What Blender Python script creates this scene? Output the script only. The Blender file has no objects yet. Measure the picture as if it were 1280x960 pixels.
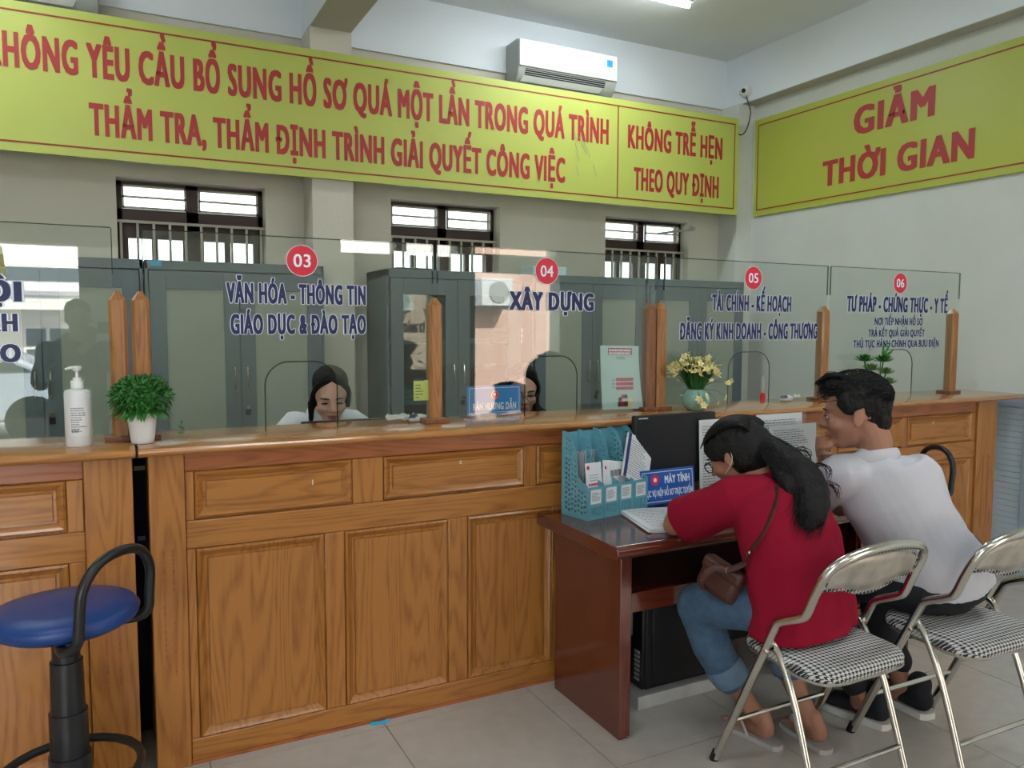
import bpy, bmesh, math, random
from mathutils import Vector as V, Matrix, noise
random.seed(7)
PI = math.pi
SC = bpy.context.scene
COL = SC.collection

# ------------------------------------------------------------------ camera
cam = bpy.data.cameras.new('camera'); cam.sensor_width = 36; cam.lens = 36*975.77/1280
cam.clip_start = .02; cam.clip_end = 200
camo = bpy.data.objects.new('camera', cam); COL.objects.link(camo)
Rr = V((0.890113, -0.455726, 0.003521)); Dn = V((-0.030674, -0.067618, -0.997240)); Fw = V((0.454706, 0.887548, -0.074167))
camo.matrix_world = Matrix(((Rr.x, -Dn.x, -Fw.x, 0), (Rr.y, -Dn.y, -Fw.y, 0), (Rr.z, -Dn.z, -Fw.z, 1.46), (0, 0, 0, 1)))
SC.camera = camo
# ------------------------------------------------------------------ world and light
w = bpy.data.worlds.new('sky'); SC.world = w; w.use_nodes = True
nt = w.node_tree; bg = nt.nodes['Background']
bg.inputs[0].default_value = (.80, .90, 1.0, 1); bg.inputs[1].default_value = 6.5
sun = bpy.data.lights.new('sun', 'SUN'); sun.energy = 26; sun.angle = .03; sun.color = (1, .95, .86)
so = bpy.data.objects.new('sun', sun); COL.objects.link(so)
so.rotation_euler = V((-.35, -.60, -.72)).to_track_quat('-Z', 'Y').to_euler()
def area(name, loc, size, power, rot=(0, 0, 0), color=(1, 1, 1)):
    l = bpy.data.lights.new(name, 'AREA'); l.shape = 'RECTANGLE'; l.size, l.size_y = size; l.energy = power; l.color = color
    o = bpy.data.objects.new(name, l); COL.objects.link(o); o.location = loc; o.rotation_euler = rot; return o
SC.view_settings.view_transform = 'Standard'; SC.view_settings.look = 'None'
SC.view_settings.gamma = 1; SC.view_settings.use_curve_mapping = False
SC.view_settings.exposure = 0.3

# ------------------------------------------------------------------ materials
MC = {}
def mat(name, col=(.5, .5, .5), rough=.5, metal=0, bump=0, bscale=200, var=0, vscale=8, coat=0, spec=.5, emit=None, trans=0, ior=1.45, sheen=0):
    if name in MC: return MC[name]
    m = bpy.data.materials.new(name); MC[name] = m; m.use_nodes = True
    n = m.node_tree.nodes; L = m.node_tree.links; b = n['Principled BSDF']
    b.inputs['Base Color'].default_value = (*col, 1); b.inputs['Roughness'].default_value = rough
    b.inputs['Metallic'].default_value = metal; b.inputs['Coat Weight'].default_value = coat; b.inputs['Coat Roughness'].default_value = .12
    b.inputs['Specular IOR Level'].default_value = spec; b.inputs['Transmission Weight'].default_value = trans; b.inputs['IOR'].default_value = ior
    b.inputs['Sheen Weight'].default_value = sheen
    if emit: b.inputs['Emission Color'].default_value = (*emit[0], 1); b.inputs['Emission Strength'].default_value = emit[1]
    if bump or var:
        tc = n.new('ShaderNodeTexCoord')
    if var:
        nz = n.new('ShaderNodeTexNoise'); nz.inputs['Scale'].default_value = vscale; nz.inputs['Detail'].default_value = 5
        L.new(tc.outputs['Object'], nz.inputs['Vector'])
        r = n.new('ShaderNodeValToRGB'); r.color_ramp.elements[0].position = .3; r.color_ramp.elements[1].position = .7
        r.color_ramp.elements[0].color = (*[c*(1-var) for c in col], 1); r.color_ramp.elements[1].color = (*[min(1, c*(1+var)) for c in col], 1)
        L.new(nz.outputs['Fac'], r.inputs[0]); L.new(r.outputs[0], b.inputs['Base Color'])
    if bump:
        nb = n.new('ShaderNodeTexNoise'); nb.inputs['Scale'].default_value = bscale; nb.inputs['Detail'].default_value = 3
        L.new(tc.outputs['Object'], nb.inputs['Vector'])
        bp = n.new('ShaderNodeBump'); bp.inputs['Strength'].default_value = bump; bp.inputs['Distance'].default_value = .01
        L.new(nb.outputs['Fac'], bp.inputs['Height']); L.new(bp.outputs[0], b.inputs['Normal'])
    return m
def wood(name, c1, c2, axis='Z', scale=1, rough=.35, coat=.3):
    m = bpy.data.materials.new(name); m.use_nodes = True; MC[name] = m
    n = m.node_tree.nodes; L = m.node_tree.links; b = n['Principled BSDF']
    b.inputs['Roughness'].default_value = rough; b.inputs['Coat Weight'].default_value = coat; b.inputs['Coat Roughness'].default_value = .15
    tc = n.new('ShaderNodeTexCoord'); oi = n.new('ShaderNodeObjectInfo')
    ad = n.new('ShaderNodeVectorMath'); ad.operation = 'MULTIPLY_ADD'
    L.new(tc.outputs['Object'], ad.inputs[0]); ad.inputs[1].default_value = (1, 1, 1)
    cmb = n.new('ShaderNodeVectorMath'); cmb.operation = 'SCALE'; cmb.inputs[0].default_value = (7.3, 3.1, 9.7); L.new(oi.outputs['Random'], cmb.inputs['Scale'])
    L.new(cmb.outputs[0], ad.inputs[2])
    mp = n.new('ShaderNodeMapping'); s = {'Z': (9, 9, .9), 'X': (.9, 9, 9), 'Y': (9, .9, 9)}[axis]
    mp.inputs['Scale'].default_value = [q*scale for q in s]; L.new(ad.outputs[0], mp.inputs['Vector'])
    nz = n.new('ShaderNodeTexNoise'); nz.inputs['Scale'].default_value = .55; nz.inputs['Detail'].default_value = 2; L.new(mp.outputs[0], nz.inputs['Vector'])
    mu = n.new('ShaderNodeMath'); mu.operation = 'MULTIPLY'; mu.inputs[1].default_value = 24; L.new(nz.outputs['Fac'], mu.inputs[0])
    fr = n.new('ShaderNodeMath'); fr.operation = 'PINGPONG'; fr.inputs[1].default_value = .5; L.new(mu.outputs[0], fr.inputs[0])
    f2 = n.new('ShaderNodeTexNoise'); f2.inputs['Scale'].default_value = 9; f2.inputs['Detail'].default_value = 4; L.new(mp.outputs[0], f2.inputs['Vector'])
    mx = n.new('ShaderNodeMath'); mx.operation = 'MULTIPLY_ADD'; mx.inputs[1].default_value = .95; L.new(fr.outputs[0], mx.inputs[0])
    m3 = n.new('ShaderNodeMath'); m3.operation = 'MULTIPLY_ADD'; m3.inputs[1].default_value = .9; m3.inputs[2].default_value = -.2; L.new(f2.outputs['Fac'], m3.inputs[0]); L.new(m3.outputs[0], mx.inputs[2])
    r = n.new('ShaderNodeValToRGB'); e = r.color_ramp.elements; e[0].position = .10; e[1].position = .55; e[0].color = (*c2, 1); e[1].color = (*c1, 1)
    L.new(mx.outputs[0], r.inputs[0]); L.new(r.outputs[0], b.inputs['Base Color'])
    bp = n.new('ShaderNodeBump'); bp.inputs['Strength'].default_value = .12; bp.inputs['Distance'].default_value = .002
    L.new(mx.outputs[0], bp.inputs['Height']); L.new(bp.outputs[0], b.inputs['Normal'])
    return m
def glass(name, tint, ior=1.5):
    m = bpy.data.materials.new(name); m.use_nodes = True; MC[name] = m
    n = m.node_tree.nodes; L = m.node_tree.links
    for x in list(n): n.remove(x)
    o = n.new('ShaderNodeOutputMaterial'); mx = n.new('ShaderNodeMixShader'); t = n.new('ShaderNodeBsdfTransparent'); g = n.new('ShaderNodeBsdfGlossy'); lw = n.new('ShaderNodeLayerWeight')
    t.inputs[0].default_value = (*tint, 1); g.inputs['Roughness'].default_value = 0
    pw = n.new('ShaderNodeMath'); pw.operation = 'POWER'; pw.inputs[1].default_value = 5; L.new(lw.outputs['Facing'], pw.inputs[0])
    f = n.new('ShaderNodeMath'); f.operation = 'MULTIPLY_ADD'; f.inputs[1].default_value = .95; f.inputs[2].default_value = .07; L.new(pw.outputs[0], f.inputs[0])
    L.new(f.outputs[0], mx.inputs[0]); L.new(t.outputs[0], mx.inputs[1]); L.new(g.outputs[0], mx.inputs[2]); L.new(mx.outputs[0], o.inputs[0]); return m
def hound():
    m = bpy.data.materials.new('houndstooth'); m.use_nodes = True; MC['houndstooth'] = m
    n = m.node_tree.nodes; L = m.node_tree.links; b = n['Principled BSDF']; b.inputs['Roughness'].default_value = .75
    tc = n.new('ShaderNodeTexCoord'); sp = n.new('ShaderNodeSeparateXYZ'); L.new(tc.outputs['Object'], sp.inputs[0])
    def mth(op, a, c=None, d=None):
        q = n.new('ShaderNodeMath'); q.operation = op
        for i, z in enumerate((a, c, d)):
            if z is None: continue
            if isinstance(z, (int, float)): q.inputs[i].default_value = z
            else: L.new(z, q.inputs[i])
        return q.outputs[0]
    K = 1/.0019
    s = mth('ADD', sp.outputs[1], sp.outputs[2])
    u = mth('ADD', mth('MULTIPLY', sp.outputs[0], K), 8000); v = mth('ADD', mth('MULTIPLY', s, K), 8000)
    A = mth('LESS_THAN', mth('MODULO', u, 8), 4); B = mth('LESS_THAN', mth('MODULO', v, 8), 4)
    T = mth('LESS_THAN', mth('MODULO', mth('ADD', u, v), 4), 2)
    c = mth('ADD', mth('MULTIPLY', T, A), mth('MULTIPLY', mth('SUBTRACT', 1, T), B))
    r = n.new('ShaderNodeValToRGB'); r.color_ramp.elements[0].color = (.012, .013, .018, 1); r.color_ramp.elements[1].color = (.62, .63, .62, 1)
    L.new(c, r.inputs[0]); L.new(r.outputs[0], b.inputs['Base Color']); return m

mat('cream wall', (.60, .585, .50), .85, bump=.12, bscale=60, var=.04, vscale=2)
mat('pale wall', (.62, .65, .60), .8, bump=.25, bscale=120, var=.03, vscale=3)
mat('white paint', (.76, .82, .87), .8, bump=.05, bscale=60)
mat('ceiling paint', (.76, .79, .79), .85, var=.03, vscale=2)
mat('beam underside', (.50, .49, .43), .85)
mat('floor tile', (.47, .445, .405), .22, var=.05, vscale=14, coat=.2)
mat('grout', (.16, .15, .13), .9)
wood('oak upright', (.37, .148, .030), (.235, .082, .014), 'Z')
wood('oak across', (.37, .148, .030), (.235, .082, .014), 'X')
wood('oak red', (.34, .105, .030), (.22, .060, .016), 'X')
wood('oak top', (.42, .185, .055), (.29, .115, .028), 'X', rough=.14, coat=.7)
wood('oak post', (.33, .14, .038), (.19, .068, .015), 'Z', 1.6)
wood('oak post dark', (.20, .07, .022), (.12, .04, .012), 'Z', 1.6)
wood('mahogany', (.115, .019, .009), (.075, .011, .006), 'Z', rough=.16, coat=.8)
wood('mahogany across', (.115, .020, .010), (.075, .012, .007), 'X', rough=.14, coat=.8)
mat('cabinet steel', (.112, .150, .162), .42, bump=.03, bscale=300)
mat('cabinet pane', (.30, .34, .28), .35, var=.05, vscale=3)
mat('dark gap', (.01, .01, .012), .8)
mat('window brown', (.045, .022, .018), .5)
mat('bar paint', (.42, .40, .33), .5)
mat('banner yellow', (.47, .54, .115), .42, var=.03, vscale=3)
mat('sign yellow', (.42, .47, .07), .42, var=.04, vscale=2)
mat('banner red', (.40, .035, .035), .5)
mat('line red', (.30, .04, .02), .5)
mat('navy ink', (.012, .018, .09), .5)
mat('white ink', (.75, .82, .92), .5)
mat('disc red', (.62, .02, .05), .45)
mat('plastic white', (.72, .74, .73), .35)
mat('plastic grey', (.38, .40, .38), .4)
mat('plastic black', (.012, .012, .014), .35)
mat('matte black', (.010, .011, .015), .6)
mat('rubber', (.01, .01, .01), .7)
mat('label blue', (.02, .38, .62), .4)
mat('chrome', (.62, .60, .56), .16, metal=1, bump=.02, bscale=40)
mat('back plate', (.42, .395, .345), .42, metal=.45, var=.3, vscale=14)
mat('vinyl blue', (.010, .045, .20), .38, bump=.06, bscale=400)
hound()
mat('skin', (.33, .155, .10), .5, var=.05, vscale=12, bump=.05, bscale=150)
mat('skin pale', (.52, .31, .24), .5)
mat('hair', (.006, .0055, .006), .6, bump=.5, bscale=90, spec=.3)
mat('tee red', (.25, .005, .024), .9, bump=.2, bscale=14, spec=.2)
mat('polo white', (.50, .50, .55), .9, bump=.12, bscale=15)
mat('blouse white', (.72, .76, .82), .85, bump=.2, bscale=30)
mat('cloth black', (.012, .013, .018), .9, bump=.15, bscale=15)
mat('denim', (.055, .105, .18), .9, var=.2, vscale=30, bump=.12, bscale=300)
mat('denim light', (.11, .18, .27), .9, var=.1, vscale=60)
mat('leather', (.060, .018, .013), .45, bump=.1, bscale=150)
mat('lips', (.34, .09, .075), .45)
mat('eye white', (.6, .58, .55), .3)
mat('sandal', (.42, .40, .39), .6)
mat('strap white', (.62, .60, .58), .5)
mat('sole white', (.6, .6, .57), .6)
mat('leaf', (.030, .16, .025), .45, var=.35, vscale=60)
mat('leaf pale', (.13, .25, .08), .5, var=.3, vscale=60)
mat('grass blade', (.03, .13, .03), .5)
mat('petal', (.78, .70, .33), .6, var=.1, vscale=80)
mat('celadon', (.23, .44, .38), .2, coat=.6)
mat('pot white', (.72, .73, .74), .5)
mat('rack blue', (.13, .36, .45), .38)
mat('sign blue', (.012, .10, .42), .35)
mat('sign sky', (.02, .23, .62), .35)
mat('paper', (.70, .72, .75), .7)
mat('paper grey', (.42, .44, .46), .7)
mat('paper mint', (.52, .68, .70), .6)
mat('sticky yellow', (.62, .66, .15), .7)
mat('ink', (.05, .05, .06), .7)
mat('print grey', (.22, .23, .25), .7)
mat('pink print', (.55, .08, .14), .6)
mat('amber print', (.70, .45, .04), .6)
mat('navy cover', (.015, .03, .16), .5)
mat('alu frame', (.42, .52, .60), .4, metal=.2)
mat('panel brick', (.47, .55, .60), .6)
mat('marble', (.50, .50, .50), .4, var=.15, vscale=10)
mat('red plastic', (.6, .015, .03), .4)
mat('frosted', (.42, .45, .41), .35, trans=1, ior=1.1, bump=.4, bscale=120)
MC['frosted'].node_tree.nodes['Principled BSDF'].inputs['Roughness'].default_value = .55
glass('clear glass', (.925, .955, .935))
glass('edge glass', (.28, .40, .34))
glass('acrylic', (.97, .98, .98))
glass('cabinet glass', (.55, .66, .66))
mat('facade', (.86, .84, .79), .85); mat('facade pink', (.66, .46, .38), .85); mat('facade dark', (.10, .12, .13), .5); mat('eave', (.45, .42, .46), .7)
mat('ground', (.30, .29, .27), .9, var=.1, vscale=2); mat('car paint', (.42, .48, .55), .25, coat=.7); mat('car glass', (.05, .06, .07), .1)
mat('window light', (.85, .87, .80), .5)
mat('lamp', (1, 1, 1), .5, emit=((.90, .96, 1), 26))
mat('bottle white', (.66, .68, .70), .35)
mat('flag yellow', (.75, .60, .05), .7); mat('flag red', (.6, .03, .03), .7); mat('flag blue', (.03, .08, .4), .7)

# ------------------------------------------------------------------ mesh builder
class MB:
    def __init__(s): s.v = []; s.f = []
    def add(s, vs, fs):
        k = len(s.v); s.v += [V(p) for p in vs]; s.f += [tuple(i+k for i in f) for f in fs]; return s
    def box(s, x0, x1, y0, y1, z0, z1):
        return s.add([(x, y, z) for z in (z0, z1) for y in (y0, y1) for x in (x0, x1)],
                     [(0, 2, 3, 1), (4, 5, 7, 6), (0, 1, 5, 4), (2, 6, 7, 3), (0, 4, 6, 2), (1, 3, 7, 5)])
    def ring(s, rings, close=True, cap=True):
        n = len(rings[0]); vs = [p for r in rings for p in r]; fs = []
        for i in range(len(rings)-1):
            for j in range(n):
                if not close and j == n-1: continue
                fs.append((i*n+j, i*n+(j+1) % n, (i+1)*n+(j+1) % n, (i+1)*n+j))
        if cap: fs += [tuple(range(n-1, -1, -1)), tuple((len(rings)-1)*n+j for j in range(n))]
        return s.add(vs, fs)
    def lathe(s, prof, c=(0, 0, 0), n=24):
        c = V(c); return s.ring([[c+V((r*math.cos(2*PI*j/n), r*math.sin(2*PI*j/n), z)) for j in range(n)] for r, z in prof])
    def tube(s, pts, r, n=8, sub=0, closed=False, side=None):
        pts = [V(p) for p in pts]; rad = r if isinstance(r, (list, tuple)) else [r]*len(pts)
        if sub: pts, rad = smooth_path(pts, rad, sub, closed)
        rings = []; N = len(pts)
        up = None
        for i, p in enumerate(pts):
            a = pts[(i-1) % N] if closed or i else p; b = pts[(i+1) % N] if closed or i < N-1 else p
            t = (b-a).normalized() if (b-a).length > 1e-9 else V((0, 0, 1))
            if up is None: up = V(side) if side else (V((0, 0, 1)) if abs(t.z) < .9 else V((1, 0, 0)))
            u = (up-t*up.dot(t))
            if u.length < 1e-6: u = t.orthogonal()
            u.normalize(); up = u; w_ = t.cross(u); q = rad[i]; ra, rb = q if isinstance(q, (tuple, list)) else (q, q)
            rings.append([p+u*ra*math.cos(2*PI*j/n)+w_*rb*math.sin(2*PI*j/n) for j in range(n)])
        if closed: rings.append(rings[0]); return s.ring(rings, cap=False)
        return s.ring(rings)
    def chain(s, pts, rad, n=14, sub=3, side=None, flat=0):
        """closed limb with rounded ends"""
        pts = [V(p) for p in pts]
        rad = [q if isinstance(q, (tuple, list)) else (q, q) for q in rad]
        P, Q = smooth_path(pts, rad, sub, False)
        t0 = (P[1]-P[0]).normalized(); t1 = (P[-1]-P[-2]).normalized(); a, b = Q[0], Q[-1]
        pre = []; pr_ = []; po = []; qo = []
        for k in (.98, .86, .6, .3):
            c = math.sqrt(1-k*k); pre.append(P[0]-t0*min(a)*k); pr_.append((a[0]*c+1e-4, a[1]*c+1e-4))
            po.append(P[-1]+t1*min(b)*k); qo.append((b[0]*c+1e-4, b[1]*c+1e-4))
        if flat & 1: pre, pr_ = [], []
        if flat & 2: po, qo = [], []
        return s.tube(pre+P+po[::-1], pr_+Q+qo[::-1], n, side=side)
    def ell(s, c, a, b=None, d=None, n=14, m=9):
        c = V(c)
        if b is None: a, b, d = V((a, 0, 0)), V((0, a, 0)), V((0, 0, a))
        elif not hasattr(a, '__len__'): a, b, d = V((a, 0, 0)), V((0, b, 0)), V((0, 0, d))
        rings = []
        for i in range(m+1):
            th = PI*(i+.02)/(m+.04); rings.append([c-d*math.cos(th)+(a*math.cos(2*PI*j/n)+b*math.sin(2*PI*j/n))*math.sin(th) for j in range(n)])
        return s.ring(rings)
    def mb(s, o, M=None):
        return s.add([M@p for p in o.v] if M else o.v, o.f)
    def xf(s, M): s.v = [M@p for p in s.v]; return s
def smooth_path(pts, rad, sub, closed):
    N = len(pts); P = []; Q = []
    if N < 3 and not closed:
        for i in range(sub+1):
            t = i/sub; P.append(pts[0].lerp(pts[1], t)); a, b = rad[0], rad[1]
            Q.append(tuple(x*(1-t)+y*t for x, y in zip(a, b)) if isinstance(a, (tuple, list)) else a*(1-t)+b*t)
        return P, Q
    for i in range(N if closed else N-1):
        g = (lambda k: pts[k % N]) if closed else (lambda k: pts[max(0, min(N-1, k))])
        p0, p1, p2, p3 = g(i-1), g(i), g(i+1), g(i+2); a, b = rad[i], rad[(i+1) % N]
        for k in range(sub):
            t = k/sub; P.append(.5*((2*p1)+(p2-p0)*t+(2*p0-5*p1+4*p2-p3)*t*t+(3*p1-p0-3*p2+p3)*t**3))
            Q.append(tuple(x*(1-t)+y*t for x, y in zip(a, b)) if isinstance(a, (tuple, list)) else a*(1-t)+b*t)
    if not closed: P.append(pts[-1]); Q.append(rad[-1])
    return P, Q
ORG = {}
def meshof(name, mb, material, smooth=None):
    me = bpy.data.meshes.new(name); me.from_pydata([tuple(p) for p in mb.v], [], mb.f)
    bm = bmesh.new(); bm.from_mesh(me); bmesh.ops.recalc_face_normals(bm, faces=bm.faces); bm.to_mesh(me); bm.free()
    if material: me.materials.append(MC[material])
    if smooth is not None:
        me.shade_smooth(); me.set_sharp_from_angle(angle=math.radians(smooth))
    return me
def obj(name, mb, material, parent=None, smooth=None, bevel=0, label=None, origin=None):
    if parent is not None:
        o0 = ORG[parent.name]
    else:
        if origin is None:
            xs = [p.x for p in mb.v]; ys = [p.y for p in mb.v]; zs = [p.z for p in mb.v]
            origin = ((min(xs)+max(xs))/2, (min(ys)+max(ys))/2, min(zs))
        o0 = V(origin)
    mb.v = [p-o0 for p in mb.v]
    me = meshof(name, mb, material, smooth); mb.v = [p+o0 for p in mb.v]
    o = bpy.data.objects.new(name, me); COL.objects.link(o)
    if parent is not None: o.parent = parent
    else: o.location = o0
    ORG[o.name] = V(o0)
    if bevel:
        b = o.modifiers.new('bevel', 'BEVEL'); b.width = bevel; b.segments = 2; b.limit_method = 'ANGLE'
        if smooth is None: me.shade_smooth(); me.set_sharp_from_angle(angle=math.radians(30))
    if label: o['label'] = label
    return o
def tag(o, label, cat, group=None):
    o['label'] = label; o['category'] = cat
    if group: o['group'] = group
    return o
def thing(name, label, cat, loc=(0, 0, 0), group=None):
    o = bpy.data.objects.new(name, None); COL.objects.link(o); o.location = loc; o.empty_display_size = .05; ORG[o.name] = V(loc)
    return tag(o, label, cat, group)
def struct(name, mb, material, parent=None, **k):
    o = obj(name, mb, material, parent, origin=(0, 0, 0) if parent is None else None, **k)
    if parent is None: o['kind'] = 'structure'
    return o
def copytree(o, parent=None):
    c = o.copy(); COL.objects.link(c)
    if parent is not None: c.parent = parent
    for ch in [x for x in bpy.data.objects if x.parent == o]: copytree(ch, c)
    return c
def B(*a): return MB().box(*a)
def frame(o, x, y=None, n=None):
    """matrix from a flat XY drawing to the world: origin o, x dir, y dir"""
    x = V(x).normalized(); y = V(y).normalized(); z = x.cross(y)
    M = Matrix.Identity(4)
    for i in range(3): M[i][0] = x[i]; M[i][1] = y[i]; M[i][2] = z[i]; M[i][3] = o[i]
    return M
XZ = lambda o: frame(o, (1, 0, 0), (0, 0, 1))
def c2m(cu):
    o = bpy.data.objects.new('tmp', cu); COL.objects.link(o); bpy.context.view_layer.update()
    me = bpy.data.meshes.new_from_object(o.evaluated_get(bpy.context.evaluated_depsgraph_get()))
    mb = MB(); mb.v = [v.co.copy() for v in me.vertices]; mb.f = [tuple(p.vertices) for p in me.polygons]
    bpy.data.objects.remove(o); bpy.data.meshes.remove(me); bpy.data.curves.remove(cu); return mb
def plate(loops, th):
    cu = bpy.data.curves.new('c', 'CURVE'); cu.dimensions = '2D'; cu.fill_mode = 'BOTH'; cu.extrude = th/2
    for lp in loops:
        s = cu.splines.new('POLY'); s.points.add(len(lp)-1); s.use_cyclic_u = True
        for i, (x, y) in enumerate(lp): s.points[i].co = (x, y, 0, 1)
    return c2m(cu)
_cap = {}
def text(body, width, cap, bold=.02, th=.0, outline=None):
    """flat lettering: fitted to width, cap height; origin at left of the baseline; weight added by offset copies"""
    def mk(t):
        cu = bpy.data.curves.new('t', 'FONT'); cu.body = t; cu.size = 1; cu.resolution_u = 3; cu.space_character = 1.0+3.2*bold; cu.extrude = 0
        return c2m(cu)
    if bold not in _cap:
        h = mk('H'); _cap[bold] = (max(p.y for p in h.v)-min(p.y for p in h.v), min(p.y for p in h.v))
    ch, b0 = _cap[bold]
    src = body; body = ''.join({'Ơ': 'O', 'Ờ': 'Ò', 'Ở': 'Ỏ', 'Ớ': 'Ó', 'Ợ': 'Ọ', 'Ư': 'U', 'Ừ': 'Ù', 'Ứ': 'Ú', 'Ử': 'Ủ', 'Ự': 'Ụ', 'Đ': 'D'}.get(c, c) for c in src)
    base = mk(body)
    # horns and crossbars are drawn as strokes of their own (the font's overlapping contours fill the bowls)
    for i, c in enumerate(src):
        if c in 'ƠỜỞỚỢƯỪỨỬỰĐ':
            xr = max(p.x for p in mk(body[:i+1]).v); y1 = b0+ch
            if c == 'Đ':
                g = mk('D'); xl = xr-(max(p.x for p in g.v)-min(p.x for p in g.v)); ym = b0+ch*.5; base.mb(rect(xl-.055, xl+.20, ym-.035, ym+.035))
            else:
                k = xr-.03 if c in 'ƠỜỞỚỢ' else xr-.01; yb_ = y1-.13 if c in 'ƠỜỞỚỢ' else y1-.08
                base.add([(k-.03, yb_, 0), (k+.03, yb_+.0, 0), (k+.095, y1+.0, 0), (k+.10, y1+.06, 0), (k+.035, y1+.06, 0), (k+.02, y1-.0, 0)], [(0, 1, 2, 5), (5, 2, 3, 4)])
    x0 = min(p.x for p in base.v); x1 = max(p.x for p in base.v); bw = bold*2.6
    sx = width/(x1-x0+bw); sy = cap/(ch+bw*.35)
    offs = [(bw*k/4, bw*.35*(k % 2)) for k in range(5)]+[(bw*k/4, bw*.35*((k+1) % 2)) for k in (0, 4)]
    if outline is not None:
        r = outline; offs = [(bw*k+r*math.cos(a), bw*.17+r*.7*math.sin(a)) for k in (0, .5, 1) for a in [q*PI/5 for q in range(10)]]
    m = MB()
    for k, (ox, oy) in enumerate(offs): m.add([((p.x-x0+ox)*sx, (p.y-b0+oy)*sy, th+k*5e-5) for p in base.v], base.f)
    return m
def lines(n, w_, h, lo=.5, seed=1, gap=.55, margin=0):
    """rows of unreadable small print as thin bars on XY"""
    r = random.Random(seed); mb = MB()
    for i in range(n):
        y1 = h-(i+.2)*h/n; y0 = y1-h/n*(1-gap); x = margin; xe = w_*(lo+(1-lo)*r.random())
        while x < xe:
            l = w_*(.03+.09*r.random()); mb.add([(x, y0, 0), (min(x+l, xe), y0, 0), (min(x+l, xe), y1, 0), (x, y1, 0)], [(0, 1, 2, 3)]); x += l+w_*.018
    return mb
def rect(x0, x1, y0, y1, z=0): return MB().add([(x0, y0, z), (x1, y0, z), (x1, y1, z), (x0, y1, z)], [(0, 1, 2, 3)])
def disc(cx, cy, r, z=0, n=32, ry=None):
    return MB().add([(cx+r*math.cos(2*PI*i/n), cy+(ry or r)*math.sin(2*PI*i/n), z) for i in range(n)], [tuple(range(n))])
def outline_rect(x0, x1, y0, y1, t, z=0):
    m = rect(x0, x1, y0, y0+t, z); m.mb(rect(x0, x1, y1-t, y1, z)); m.mb(rect(x0, x0+t, y0, y1, z)); m.mb(rect(x1-t, x1, y0, y1, z)); return m
def remesh(mb, voxel, smooth=3, jitter=0, jscale=12, hold=None):
    me = bpy.data.meshes.new('r'); me.from_pydata([tuple(p) for p in mb.v], [], mb.f)
    bm = bmesh.new(); bm.from_mesh(me); bmesh.ops.recalc_face_normals(bm, faces=bm.faces); bm.to_mesh(me); bm.free()
    o = bpy.data.objects.new('r', me); COL.objects.link(o)
    m = o.modifiers.new('r', 'REMESH'); m.mode = 'VOXEL'; m.voxel_size = voxel
    s = o.modifiers.new('s', 'SMOOTH'); s.factor = .5; s.iterations = smooth
    bpy.context.view_layer.update()
    e = bpy.data.meshes.new_from_object(o.evaluated_get(bpy.context.evaluated_depsgraph_get()))
    r = MB(); nm = [v.normal.copy() for v in e.vertices]; r.v = [v.co.copy() for v in e.vertices]; r.f = [tuple(p.vertices) for p in e.polygons]
    if jitter: r.v = [p+n*(noise.noise(p*jscale)*jitter+noise.noise(V((p.x*jscale*2.5, p.y*jscale*2.5, p.z*jscale*1.2+7)))*jitter*.5) for p, n in zip(r.v, nm)]
    bpy.data.objects.remove(o); bpy.data.meshes.remove(me); bpy.data.meshes.remove(e); return r

# ================================================================== SETTING
YB, XR, ZC = 5.25, 4.85, 3.70      # back wall, right wall, ceiling
XL, YF = -3.2, -1.6
WIN = [(.05, .905), (1.745, 2.585), (3.52, 4.36)]
def wallpiece(mbx, y0, y1, xs, holes, z0, z1):
    """wall along x with rectangular holes (x0,x1,z0,z1)"""
    cuts = sorted(set([xs[0], xs[1]]+[h[0] for h in holes]+[h[1] for h in holes]))
    for a, b in zip(cuts, cuts[1:]):
        hs = sorted([h for h in holes if h[0] <= a+1e-6 and h[1] >= b-1e-6], key=lambda h: h[2]); z = z0
        for h in hs: 
            if h[2] > z: mbx.box(a, b, y0, y1, z, h[2])
            z = h[3]
        if z < z1: mbx.box(a, b, y0, y1, z, z1)
m = MB(); wallpiece(m, YB, YB+.22, (XL, XR+.2), [(a, b, .95, 2.335) for a, b in WIN]+[(-1.9, -1.05, .95, 2.335)], 0, ZC)
struct('wall_back', m, 'cream wall')
struct('wall_right', B(XR, XR+.2, YF, YB+.22, 0, ZC), 'pale wall')
struct('wall_left', B(XL-.2, XL, YF, YB+.22, 0, ZC), 'cream wall')
m = MB(); wallpiece(m, YF-.22, YF, (XL, XR), [(-2.7, -.225, 0, 2.11), (-1.9, -.62, 2.27, 2.6), (-.5, -.11, 2.27, 2.6), (3.34, 4.35, 0, 2.02), (1.95, 2.5, 2.15, 2.5), (2.6, 3.15, 2.15, 2.5), (3.34, 4.3, 2.2, 2.5)], 0, ZC)
struct('wall_front', m, 'cream wall')
struct('ceiling', B(XL, XR, YF, YB, ZC, ZC+.15), 'ceiling paint')
fl = struct('floor', B(XL, XR, YF, YB, -.05, -.0035), 'grout')
tile = None
for i in range(-7, 7):
    for j in range(-3, 12):
        x0 = .849+.6*i; y0 = 2.655-.6*(j-4)
        a, b, c, d = max(x0+.0018, XL), min(x0+.5982, XR), max(y0+.0018, YF), min(y0+.5982, YB)
        if b-a < .02 or d-c < .02: continue
        struct('floor_tile', B(a, b, c, d, -.0045, 0), 'floor tile', fl, label=None)
struct('trim_1', B(XL, 1.149, YB-.02, YB, 3.30, ZC), 'white paint')
struct('trim_2', B(1.41, XR, YB-.02, YB, 3.30, ZC), 'white paint')
struct('trim_3', B(4.72, XR, YF, YB-.02, 3.306, ZC), 'white paint')        # beam over the right wall
struct('trim_4', B(4.722, XR-.001, YF, YB-.03, 3.302, 3.3055), 'beam underside')
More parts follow.
